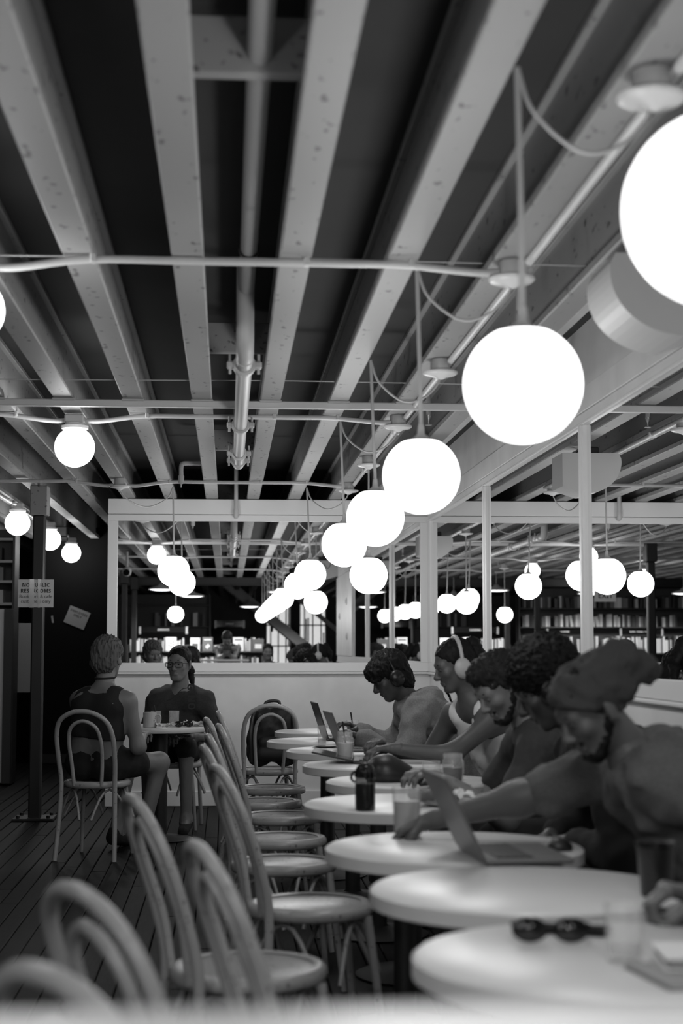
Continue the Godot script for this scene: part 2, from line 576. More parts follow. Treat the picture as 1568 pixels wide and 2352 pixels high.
func ceiling_lamp(at: Vector3, label: String, power := LAMP_POWER * 0.8) -> void:
	# at: the underside of the joist
	var t := thing("ceiling_lamp", label, "ceiling lamp", at, 0, "white globe lamps fixed to the joists")
	var r := 0.103
	part("globe", ceiling_globe, M.globe_glass, t, T(V(0, -0.165, 0)))
	part("lamp_holder", Geo.new().lathe([Vector2(0.05, -0.075), Vector2(0.068, -0.07), Vector2(0.07, -0.055), Vector2(0.055, -0.05), Vector2(0.05, -0.04), Vector2(0.0, -0.038)], 18), M.porcelain, t)
	part("canopy_box", Geo.new().box(V(0, -0.02, 0), V(0.1, 0.045, 0.1), 0.008), M.pipe_paint, t)
	bulb(t, V(0, -0.165, 0), r, power)

func lamps() -> void:
	pendant_globe = globe_shape(0.12, 0.885).mesh()
	ceiling_globe = globe_shape(0.103, 0.86).mesh()
	canopy_mesh = Geo.new().lathe([Vector2(0.0, -0.046), Vector2(0.012, -0.044), Vector2(0.028, -0.034), Vector2(0.062, -0.028), Vector2(0.074, -0.02), Vector2(0.074, -0.013), Vector2(0.05, -0.011), Vector2(0.0, -0.011)], 22, Transform3D(), 60).mesh()
	box_mesh = Geo.new().lathe([Vector2(0.04, -0.014), Vector2(0.042, -0.01), Vector2(0.042, 0.04), Vector2(0.0, 0.041)], 8).mesh()
	var row := [
		[V(0.607, 1.81, -1.86), V(0.594, 2.46, -1.86), V(0.885, 2.44, -1.5), "globe pendant hanging over the table with the stacked notebooks"],
		[V(0.599, 1.805, -3.13), V(0.594, 2.47, -3.13), V(0.885, 2.44, -3.16), "globe pendant hanging over the bare table in front of the knit beanie"],
		[V(0.602, 1.805, -4.84), V(0.594, 2.47, -4.86), V(0.886, 2.44, -4.8), "globe pendant hanging between the silver laptop and the dark bottle"],
		[V(0.612, 1.808, -6.47), V(0.594, 2.47, -6.47), V(0.89, 2.44, -6.49), "globe pendant hanging over the table with the black cap"],
		[V(0.615, 1.813, -8.25), V(0.594, 2.47, -8.25), V(0.888, 2.44, -8.11), "globe pendant hanging over the table with the straw jar"],
		[V(0.62, 1.815, -11.75), V(0.594, 2.47, -11.75), V(0.888, 2.44, -11.49), "globe pendant hanging close to the middle of the wide back mirror"],
		[V(-0.4, 1.84, -11.75), V(-0.41, 2.47, -11.75), V(-0.776, 2.44, -11.3), "globe pendant hanging above the couple at the back table"],
	]
	for a in row: pendant(a[0], a[1], a[2], a[3])
	pendant(V(0.888, 1.724, -9.85), V(0.89, 2.44, -9.85), V(0.89, 2.44, -9.85), "lowest globe pendant, hung straight below its own canopy")
	pendant(V(0.6, 1.81, -0.35), V(0.594, 2.47, -0.35), V(0.885, 2.44, 0.1), "globe pendant over the white counter, seen in the back mirror")
	pendant(V(0.6, 1.81, 1.3), V(0.594, 2.47, 1.3), V(0.885, 2.44, 1.7), "globe pendant behind the photographer, seen in the back mirror")
	pendant(V(-0.74, 1.745, -2.9), V(-0.74, 2.44, -2.9), V(-0.74, 2.44, -2.9), "globe pendant at the left of the room, seen in the back mirror", LAMP_POWER * 0.4)
	ceiling_lamp(V(-0.787, JOIST_Y - 0.02, -8.08), "ceiling globe on the conduit in front of the square strut")
	ceiling_lamp(V(-0.787, JOIST_Y - 0.02, -4.78), "ceiling globe on the bright conduit above the tables")
	ceiling_lamp(V(-1.735, JOIST_Y - 0.02, -13.1), "ceiling globe in the dark passage nearest the book shelf")
	ceiling_lamp(V(-1.69, JOIST_Y - 0.02, -15.1), "ceiling globe in the dark passage partly behind the black column")
	ceiling_lamp(V(-1.7, JOIST_Y - 0.02, -17.25), "ceiling globe at the black end of the passage")
	ceiling_lamp(V(-2.7, JOIST_Y - 0.02, -3.3), "ceiling globe over the bookshop, seen twice mirrored")
	ceiling_lamp(V(-2.9, JOIST_Y - 0.02, 0.6), "ceiling globe over the cookery shelves, seen twice mirrored")

func conduit(parent: Node3D, called: String, pts: Array, r := 0.0125) -> void:
	part(called, Geo.new().tube(spline(pts, 5), r, 8), M.conduit_paint, parent)

func ceiling_services() -> void:
	var y := JOIST_Y - 0.016
	# conduits across the joists, bending down to the lamp boxes
	var lines := [
		[-4.8, [-0.787, 0.886], "bright conduit strapped across the joists above the tables"],
		[-8.1, [-0.787, 0.888], "conduit strapped across the joists behind the square strut"],
		[-11.35, [-0.776, 0.888], "conduit strapped across the joists close to the back wall"],
		[-1.5, [-0.787, 0.885], "conduit across the joists above the photographer"],
	]
	for l in lines:
		var t := thing("conduit", l[2], "conduit", V(0, y, l[0]), 0, "thin conduits across the ceiling")
		var low := -0.028
		var a: float = l[1][0]; var b: float = l[1][1]
		conduit(t, "pipe", [V(-6.0, 0, 0.02), V(-3.0, 0, 0), V(a - 0.62, 0, 0), V(a - 0.36, 0, 0), V(a - 0.14, low, 0), V(a - 0.05, low, 0)])
		conduit(t, "pipe", [V(a + 0.05, low, 0), V(a + 0.14, low, 0), V(a + 0.36, 0, 0), V(a + 0.7, 0, 0), V(b - 0.55, 0.001, 0), V(b - 0.35, 0, 0), V(b - 0.12, low * 0.7, 0), V(b - 0.04, low * 0.7, 0)])
		for x in [-1.12, -0.45, 0.21, 0.54]:
			part("strap", Geo.new().box(V(x + 0.03, 0.004, 0), V(0.018, 0.03, 0.034), 0.004), M.conduit_paint, t)
	# conduit along the joist that carries the canopies
	var e := thing("conduit", "conduit running along a joist from canopy to canopy", "conduit", V(0.925, y, 0), 0, "thin conduits across the ceiling")
	conduit(e, "pipe", [V(0, 0, 0.2), V(0, 0, -3.0), V(0.004, 0, -5.0), V(-0.004, 0, -8.0), V(0, 0, -11.6)], 0.0145)
	for k in 6:
		part("strap", Geo.new().box(V(0, -0.002, -1.0 - k * 1.9), V(0.05, 0.03, 0.03), 0.004), M.conduit_paint, e)
	var p := thing("conduit", "conduit along the passage joist feeding the small globes", "conduit", V(-1.79, y, 0), 0, "thin conduits across the ceiling")
	conduit(p, "pipe", [V(0, 0, -9.5), V(0, 0, -12.6), V(0.05, -0.02, -13.0)], 0.012)
	conduit(p, "pipe", [V(0.05, -0.02, -13.2), V(0, 0, -13.6), V(0, 0, -14.6), V(0.05, -0.03, -15.0)], 0.012)
	conduit(p, "pipe", [V(0.05, -0.03, -15.2), V(0, 0, -15.6), V(0, 0, -16.8), V(0.05, -0.02, -17.15)], 0.012)
	# square strut with clamps
	var s := thing("strut_channel", "square steel strut clamped flat under the joists", "strut", V(0, JOIST_Y, -7.66))
	part("channel", Geo.new().box(V(-1.2, -0.02, 0), V(5.6, 0.034, 0.04), 0.004), M.conduit_paint, s)
	for k in range(-6, 3):
		part("clamp", Geo.new().box(V(0.2065 + JOIST_STEP * k, -0.005, 0), V(0.11, 0.012, 0.07), 0.003), M.pipe_paint, s)
	# thin wires stretched through the bays
	for q in [[-5.08, 2.545, "thin wire stretched through the joist bays above the bright conduit"], [-7.2, 2.5, "thin wire stretched through the joist bays behind the first one"]]:
		solo("wire", Geo.new().tube([V(-2.5, q[1], q[0]), V(-0.9, q[1] - 0.005, q[0]), V(0.3, q[1] + 0.004, q[0]), V(1.35, q[1], q[0] - 0.02)], 0.0025, 5), M.pipe_paint, q[2], "wire", "thin wires in the ceiling")
	# sprinkler main in the bay
	var w := thing("sprinkler_pipe", "painted sprinkler pipe with bolted couplings under the joists", "pipe", V(0.068, 0, 0))
	part("upper_pipe", Geo.new().tube([V(0, 2.66, 1.0), V(0, 2.66, -7.0)], 0.03, 14), M.pipe_paint, w)
	for z in [-3.15, -5.4, -0.6]:
		part("pipe_hanger", Geo.new().lathe([Vector2(0.031, -0.014), Vector2(0.036, -0.014), Vector2(0.036, 0.014), Vector2(0.031, 0.014)], 16, T(V(0, 2.66, z), RX(90))).tube([V(0, 2.69, z), V(0, 2.78, z)], 0.006, 6), M.black_steel, w)
	part("reducer", Geo.new().lathe([Vector2(0.03, -0.12), Vector2(0.038, -0.1), Vector2(0.038, 0), Vector2(0.02, 0.02), Vector2(0, 0.02)], 14, T(V(0, 2.66, -6.96), RX(-90))), M.pipe_paint, w)
	part("spout", Geo.new().tube([V(0, 2.66, -6.98), V(0, 2.65, -7.08), V(0, 2.6, -7.12)], [0.014, 0.012, 0.004], 8), M.black_steel, w)
	part("pipe", Geo.new().tube([V(-0.005, 2.41, -6.15), V(-0.005, 2.41, -9.35)], 0.033, 16), M.pipe_paint, w)
	part("elbow", Geo.new().tube(spline([V(-0.005, 2.9, -6.02), V(-0.005, 2.55, -6.02), V(-0.005, 2.44, -6.06), V(-0.005, 2.41, -6.18)], 6), 0.035, 14), M.pipe_paint, w)
	part("elbow", Geo.new().tube(spline([V(-0.005, 2.41, -9.3), V(-0.005, 2.41, -9.62), V(-0.005, 2.45, -9.74), V(-0.005, 2.85, -9.76)], 6), 0.036, 14), M.pipe_paint, w)
	for z in [-6.3, -8.02, -9.2, -9.55]:
		var c := part("coupling", Geo.new().lathe([Vector2(0.034, -0.03), Vector2(0.046, -0.026), Vector2(0.048, 0), Vector2(0.046, 0.026), Vector2(0.034, 0.03)], 18, T(V(-0.005, 2.41, z), RX(90))), M.pipe_paint, w)
		for sx in [-1.0, 1.0]:
			part("lug", Geo.new().box(V(-0.005 + sx * 0.056, 2.41, z), V(0.03, 0.03, 0.045), 0.006), M.pipe_paint, c)
			part("bolt", Geo.new().tube([V(-0.005 + sx * 0.058, 2.375, z), V(-0.005 + sx * 0.058, 2.455, z)], 0.006, 6), M.pipe_paint, c)
	var d := thing("drain_pipe", "short upright pipe ending in an elbow on the back wall's head board", "pipe", V(0.067, 0, Z_BACK + 0.05))
	part("pipe", Geo.new().tube([V(0, 2.76, 0), V(0, 2.36, 0)], 0.017, 10), M.pipe_paint, d)
	part("elbow", Geo.new().tube(spline([V(0, 2.39, 0), V(0, 2.345, 0), V(0, 2.335, -0.015), V(0, 2.335, -0.03)], 4), 0.021, 10), M.pipe_paint, d)
	var h := thing("sprinkler", "sprinkler on a branch pipe beside the joist near the back wall", "sprinkler", V(-0.325, 2.52, -10.9))
	part("branch", Geo.new().tube(spline([V(0.16, 0.03, 0), V(0.05, 0.03, 0), V(0.01, 0.025, 0), V(0, 0.0, 0), V(0, -0.06, 0)], 4), 0.016, 8), M.pipe_paint, h)
	part("head", Geo.new().lathe([Vector2(0.0, -0.14), Vector2(0.004, -0.14), Vector2(0.005, -0.12), Vector2(0.02, -0.11), Vector2(0.021, -0.06), Vector2(0, -0.055)], 10), M.pipe_paint, h)
	for q in [[1.0, -8.2], [1.0, -5.6], [-0.62, -3.4]]:
		var k := thing("sprinkler", ["bright sprinkler head between joists by the right wall, away from the speakers", "bright sprinkler head between joists by the right wall, among the lamps", "bright sprinkler head seen only in the mirror"][[[1.0, -8.2], [1.0, -5.6], [-0.62, -3.4]].find(q)], "sprinkler", V(q[0] + 0.06, 2.52, q[1]))
		part("drop", Geo.new().tube([V(0, 0.26, 0), V(0, -0.02, 0)], 0.012, 8), M.pipe_paint, k)
		part("head", Geo.new().lathe([Vector2(0.0, -0.075), Vector2(0.018, -0.075), Vector2(0.018, -0.07), Vector2(0.004, -0.068), Vector2(0.004, -0.05), Vector2(0.012, -0.03), Vector2(0.014, -0.02), Vector2(0, -0.018)], 10), M.bare_steel, k)
	# speakers by the right wall
	for q in [[-4.6, 1.25, "white wedge loudspeaker under the joists beside the nearest large globe"], [-9.3, 1.1, "white wedge loudspeaker under the joists, best seen in the mirror"]]:
		var sp := thing("loudspeaker", q[2], "loudspeaker", V(q[1], 2.475, q[0]), 0.0, "white loudspeakers along the mirrored wall")
		var poly := PackedVector2Array([Vector2(0.22, 0.0), Vector2(-0.12, 0.0)])
		for i in 15:
			var a := i / 14.0
			poly.append(Vector2(-0.135, -0.03).bezier_interpolate(Vector2(-0.15, -0.13), Vector2(-0.07, -0.235), Vector2(0.08, -0.245), a))
		poly.append(Vector2(0.22, -0.2))
		part("cabinet", Geo.new().prism(poly, 0.3, T(V(0, -0.05, 0))), M.pipe_paint, sp)
		part("bracket", Geo.new().box(V(0.02, -0.025, 0), V(0.1, 0.06, 0.06), 0.006), M.black_steel, sp)
		part("lead", Geo.new().tube(spline([V(0.06, 0.0, -0.12), V(0.12, -0.08, -0.2), V(0.08, -0.16, -0.22), V(0.03, -0.09, -0.16)], 5), 0.004, 6), M.black_steel, sp)
	# security camera, seen in the mirror
	var sc := thing("security_camera", "small white bullet camera under a joist, seen in the back mirror", "camera", V(-1.27, JOIST_Y, -5.6))
	part("stem", Geo.new().tube([V(0, 0, 0), V(0, -0.2, 0)], 0.016, 8), M.pipe_paint, sc)
	part("body", Geo.new().lathe([Vector2(0, -0.1), Vector2(0.05, -0.1), Vector2(0.06, 0.08), Vector2(0.045, 0.1), Vector2(0, 0.1)], 16, T(V(0, -0.25, 0.0), RX(-100))), M.porcelain, sc)
	part("lens", Geo.new().lathe([Vector2(0, -0.01), Vector2(0.042, -0.01), Vector2(0.042, 0.01), Vector2(0, 0.012)], 14, T(V(0, -0.266, -0.1), RX(-100))), M.screen_glass, sc)
	# black steel columns and the dark beam that they carry
	var cols := [[-1.412, -11.9, "black steel column with two paper signs at the passage"], [-1.6, -7.7, "black steel column at the left of the tables, seen mirrored"], [-1.6, -1.0, "black steel column beside the photographer, seen mirrored"], [-1.6, 1.7, "black steel column under the dark beam by the cookery shelves"]]
	for q in cols:
		var c := thing("column", q[2], "column", V(q[0], 0, q[1]), 0, "black steel columns")
		part("shaft", Geo.new().box(V(0, 1.13, 0), V(0.09, 2.26, 0.09), 0.01), M.black_steel, c)
		part("base_plate", Geo.new().box(V(0, 0.01, 0), V(0.3, 0.02, 0.3), 0.004), M.black_steel, c)
		part("cap", Geo.new().box(V(0, 2.37, 0), V(0.13, 0.22, 0.16), 0.006), M.painted_joist if q[1] < -11 else M.black_steel, c)
		for sx in [-1, 1]:
			for sz in [-1, 1]:
				part("anchor_bolt", Geo.new().lathe([Vector2(0.014, 0.02), Vector2(0.014, 0.04), Vector2(0, 0.042)], 6, T(V(sx * 0.11, 0, sz * 0.11))), M.black_steel, c)
	var bw := thing("steel_beam", "dark steel beam under the joists behind the photographer", "beam", V(-3.7, JOIST_Y, 1.7))
	part("flange", Geo.new().box(V(0, -0.008, 0), V(10.5, 0.014, 0.14), 0.002), M.black_steel, bw)
	part("web", Geo.new().box(V(0, -0.07, 0), V(10.5, 0.12, 0.02)), M.black_steel, bw)
	part("flange", Geo.new().box(V(0, -0.135, 0), V(10.5, 0.014, 0.14), 0.002), M.black_steel, bw)

func bentwood_chair(called: String, label: String, at: Vector3, turn: float, group: String) -> Node3D:
	# faces +x; at: the middle of the seat on the floor
	var t := thing(called, label, "chair", at, deg_to_rad(turn), group)
	var r := 0.2
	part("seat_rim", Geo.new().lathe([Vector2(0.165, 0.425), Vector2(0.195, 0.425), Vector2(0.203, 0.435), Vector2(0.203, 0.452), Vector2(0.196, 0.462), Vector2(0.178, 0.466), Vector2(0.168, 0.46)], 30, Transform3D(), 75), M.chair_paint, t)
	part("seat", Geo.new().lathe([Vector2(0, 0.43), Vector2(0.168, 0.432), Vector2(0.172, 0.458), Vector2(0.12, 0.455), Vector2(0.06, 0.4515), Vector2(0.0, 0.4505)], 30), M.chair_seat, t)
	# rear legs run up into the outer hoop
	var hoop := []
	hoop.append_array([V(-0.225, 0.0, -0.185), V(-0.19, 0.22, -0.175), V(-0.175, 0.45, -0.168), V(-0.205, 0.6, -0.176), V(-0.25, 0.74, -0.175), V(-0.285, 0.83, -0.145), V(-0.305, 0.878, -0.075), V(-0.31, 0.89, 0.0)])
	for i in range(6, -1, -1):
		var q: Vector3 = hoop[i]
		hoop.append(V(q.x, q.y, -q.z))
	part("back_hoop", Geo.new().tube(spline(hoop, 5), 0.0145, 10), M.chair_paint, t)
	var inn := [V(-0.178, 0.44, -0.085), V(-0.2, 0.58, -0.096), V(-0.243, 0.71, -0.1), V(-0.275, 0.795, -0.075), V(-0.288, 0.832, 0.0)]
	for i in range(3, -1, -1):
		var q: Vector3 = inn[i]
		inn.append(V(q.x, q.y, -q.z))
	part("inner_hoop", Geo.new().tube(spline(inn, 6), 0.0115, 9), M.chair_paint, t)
	for sz in [-1.0, 1.0]:
		part("leg", Geo.new().tube(spline([V(0.2, 0.0, sz * 0.165), V(0.175, 0.22, sz * 0.15), V(0.15, 0.43, sz * 0.13)], 4), [0.011, 0.0115, 0.012, 0.0125, 0.013, 0.0135, 0.014, 0.0145, 0.015], 9), M.chair_paint, t)
	# bent braces under the seat
	for k in 4:
		var a := deg_to_rad(45.0 + 90.0 * k)
		var d := V(cos(a), 0, -sin(a))
		var e := V(-sin(a), 0, -cos(a))
		var arc := []
		for i in 9:
			var u := i / 8.0
			arc.append(d * (0.185 - 0.02 * sin(u * PI)) * 0.98 + e * lerpf(-0.13, 0.13, u) + V(0, 0.24 + 0.175 * sin(u * PI), 0))
		part("brace", Geo.new().tube(arc, 0.008, 7), M.chair_paint, t)
	return t

func round_table(label: String, at: Vector3, r := 0.34) -> Node3D:
	var t := thing("cafe_table", label, "table", at, 0, "round white tables along the mirrored wall")
	part("tabletop", Geo.new().lathe([Vector2(0, 0.709), Vector2(r - 0.008, 0.709), Vector2(r - 0.003, 0.713), Vector2(r - 0.003, 0.744), Vector2(r - 0.008, 0.748), Vector2(0.0, 0.748)], 56, Transform3D(), 60), M.tabletop, t)
	part("edge_band", Geo.new().lathe([Vector2(r - 0.003, 0.7115), Vector2(r, 0.713), Vector2(r, 0.743), Vector2(r - 0.003, 0.7455)], 56), M.tabletop_edge, t)
	part("pedestal", Geo.new().lathe([Vector2(0.045, 0.02), Vector2(0.038, 0.05), Vector2(0.036, 0.68), Vector2(0.05, 0.69)], 16), M.iron, t)
	part("spider", Geo.new().box(V(0, 0.7, 0), V(0.32, 0.018, 0.05), 0.004).box(V(0, 0.7, 0), V(0.05, 0.0175, 0.32), 0.004), M.iron, t)
	part("base", Geo.new().lathe([Vector2(0.22, 0.0), Vector2(0.225, 0.006), Vector2(0.2, 0.016), Vector2(0.06, 0.032), Vector2(0.045, 0.04)], 28, Transform3D(), 80), M.iron, t)
	return t

const TABLES := [[0.656, -2.68], [0.653, -3.44], [0.6, -4.16], [0.6, -5.32], [0.73, -6.2], [0.68, -7.08], [0.645, -8.07], [0.566, -8.9], [0.64, -9.9]]

func furniture() -> void:
	var said := ["round white table with stacked notebooks and a water glass", "bare round white table between the notebooks and the silver laptop", "round white table carrying the silver laptop", "round white table with the dark water bottle and crumpled wrappers", "round white table with the black cap and a jar of cola", "round white table with the straw jar near its edge", "round white table with a saucer and the grey laptop", "round white table holding the thin black laptop", "bare round white table in the corner beside the backpack"]
	for i in TABLES.size():
		round_table(said[i], V(TABLES[i][0], 0, TABLES[i][1]))
	var ct := thing("cafe_table", "round white table between the seated couple", "table", V(-0.44, 0, -10.62))
	part("tabletop", Geo.new().lathe([Vector2(0, 0.712), Vector2(0.332, 0.712), Vector2(0.337, 0.716), Vector2(0.337, 0.744), Vector2(0.332, 0.748), Vector2(0.0, 0.748)], 48, Transform3D(), 60), M.tabletop, ct)
	part("pedestal", Geo.new().lathe([Vector2(0.05, 0.02), Vector2(0.05, 0.71)], 16), M.iron, ct)
	part("base", Geo.new().lathe([Vector2(0.22, 0.0), Vector2(0.225, 0.006), Vector2(0.2, 0.016), Vector2(0.06, 0.032), Vector2(0.045, 0.04)], 28, Transform3D(), 80), M.iron, ct)
	# chairs along the left side of the tables
	var g := "bentwood chairs along the tables"
	var chairs := [
		[0.03, -2.08, 38.0, "white bentwood chair closest to the white counter"],
		[0.03, -2.68, 30.0, "white bentwood chair pulled out, second from the white counter"],
		[0.245, -3.12, 14.0, "white bentwood chair at the bare table, turned slightly"],
		[0.06, -4.1, 16.0, "white bentwood chair with a bright seat rim, across from the silver laptop"],
		[0.27, -5.08, 12.0, "white bentwood chair pushed under the table with the dark bottle"],
		[0.22, -6.06, 8.0, "white bentwood chair pushed under the table with the black cap"],
		[0.23, -6.82, 6.0, "white bentwood chair across from the straw jar"],
		[0.27, -7.72, 5.0, "white bentwood chair with chipped paint on its hoop"],
		[0.2, -8.42, 8.0, "white bentwood chair across from the tall water glass"],
		[0.26, -9.25, 3.0, "white bentwood chair across from the black laptop"],
	]
	for c in chairs: bentwood_chair("bentwood_chair", c[3], V(c[0], 0, c[1]), c[2], g)
	bentwood_chair("bentwood_chair", "white bentwood chair carrying the black backpack", V(0.28, 0, -10.66), 92.0, g)
	bentwood_chair("bentwood_chair", "bentwood chair under the person with short fair hair", V(-0.785, 0, -9.78), 76.0, "bentwood chairs of the couple")
	bentwood_chair("bentwood_chair", "bentwood chair under the person in glasses", V(-0.37, 0, -11.32), 268.0, "bentwood chairs of the couple")
	# bench under the mirrors on the right
	var b := thing("wall_bench", "long white bench along the wall under the mirrors", "bench", V(1.46, 0, -7.5))
	part("seat", Geo.new().box(V(0, 0.43, 0), V(0.4, 0.04, 10.3), 0.008), M.painted_trim, b)
	part("front_panel", Geo.new().box(V(-0.15, 0.2, 0), V(0.03, 0.4, 10.2)), M.painted_wall, b)
	# counter in front of the photographer
	var k := thing("counter", "white waist-high counter close in front of the photographer", "counter", V(-0.14, 0, -0.6))
	part("countertop", Geo.new().box(V(0, 1.065, 0), V(0.98, 0.03, 0.5), 0.005), M.tabletop, k)
	part("front_panel", Geo.new().box(V(0, 0.555, -0.2), V(0.92, 0.95, 0.03)), M.painted_wall, k)
	for sx in [-1.0, 1.0]:
		part("side_panel", Geo.new().box(V(sx * 0.445, 0.555, 0.02), V(0.03, 0.95, 0.4)), M.painted_wall, k)
	part("plinth", Geo.new().box(V(0, 0.04, 0.0), V(0.88, 0.08, 0.36)), M.iron, k)

const TOP := 0.7485

func laptop(label: String, at: Vector3, turn: float, shell: Material, open := 112.0, w := 0.3, d := 0.21) -> Node3D:
	# hinge along z at the origin, the keyboard towards +x
	var t := thing("laptop", label, "laptop", at, deg_to_rad(turn), "laptops on the round tables")
	var b := part("base", Geo.new().box(V(d / 2, 0.008, 0), V(d, 0.014, w), 0.005), shell, t)
	part("keyboard", Geo.new().box(V(d * 0.36, 0.0155, 0), V(d * 0.42, 0.002, w * 0.86), 0.0005), M.key_black, b)
	part("trackpad", Geo.new().box(V(d * 0.79, 0.0153, 0), V(d * 0.32, 0.001, w * 0.36), 0.0003), shell, b)
	for r in 5:
		part("key_row", Geo.new().box(V(d * (0.19 + r * 0.085), 0.0172, 0), V(d * 0.066, 0.0016, w * 0.84), 0.0005), M.key_cap, b)
	var l := part("lid", Geo.new().box(V(0, d / 2, 0), V(0.007, d, w), 0.003), shell, t, T(V(0, 0.012, 0), RZ(open - 90.0)))
	part("screen", Geo.new().box(V(0.0038, d / 2, 0), V(0.001, d * 0.92, w * 0.95)), M.screen_glass, l)
	return t

func glass_cup(called: String, label: String, at: Vector3, r: float, h: float, fill := 0.0, drink: Material = null, straw := false, jar := false) -> void:
	var t := thing(called, label, "glass", at, 0, "drinking glasses on the tables")
	var prof := [Vector2(0, 0.0), Vector2(r * 0.86, 0.0), Vector2(r * 0.9, 0.004)]
	if jar:
		prof.append_array([Vector2(r, 0.012), Vector2(r, h * 0.72), Vector2(r * 0.93, h * 0.8), Vector2(r * 0.86, h * 0.83), Vector2(r * 0.86, h), Vector2(r * 0.8, h), Vector2(r * 0.8, h * 0.82), Vector2(r * 0.9, h * 0.7), Vector2(r * 0.93, 0.02), Vector2(0, 0.012)])
	else:
		prof.append_array([Vector2(r, h), Vector2(r * 0.93, h), Vector2(r * 0.83, 0.012), Vector2(0, 0.01)])
	part("tumbler", Geo.new().lathe(prof, 28, Transform3D(), 40), M.clear_glass, t)
	if fill > 0.0:
		var ri := r * 0.9
		part("drink", Geo.new().lathe([Vector2(0, 0.0125), Vector2(ri * 0.9, 0.0125), Vector2(ri, h * fill), Vector2(0, h * fill)], 24), drink, t)
	if straw: part("straw", Geo.new().tube([V(0.01, 0.02, 0), V(-0.012, h * 1.35, 0.004)], 0.0045, 8), M.key_black, t)
	if jar:
		for k in 2: part("screw_thread", Geo.new().lathe([Vector2(r * 0.86, h * (0.88 + k * 0.06)), Vector2(r * 0.885, h * (0.895 + k * 0.06)), Vector2(r * 0.86, h * (0.91 + k * 0.06))], 24), M.clear_glass, t)

func crumple(label: String, at: Vector3, size: float, turn: float, m: Material, called := "wrapper", cat := "paper") -> void:
	var f := rough_noise(22.0, int(at.z * -50.0))
	var g := Geo.new().sheet(11, 13, func(u: float, v: float) -> Vector3:
		return V((u - 0.5) * size * 1.4, 0.004 + size * 0.09 + f.get_noise_2d(u * 6.0, v * 6.0) * size * 0.22 + absf(u - 0.5) * 0.02, (v - 0.5) * size), 0.0015)
	solo(called, g, m, label, cat, "", T(at, RY(turn)))

func book_block(w: float, h: float, d: float) -> Geo:
	# spine towards +z: boards, spine and a page block set back from them
	var g := Geo.new()
	g.box(V(-w / 2 + 0.0015, h / 2, 0), V(0.003, h, d), 0.0006)
	g.box(V(w / 2 - 0.0015, h / 2, 0), V(0.003, h, d), 0.0006)
	g.box(V(0, h / 2, d / 2 - 0.0015), V(w, h, 0.003), 0.0008)
	g.box(V(0, h / 2, -0.003), V(w - 0.005, h - 0.008, d - 0.01))
	return g

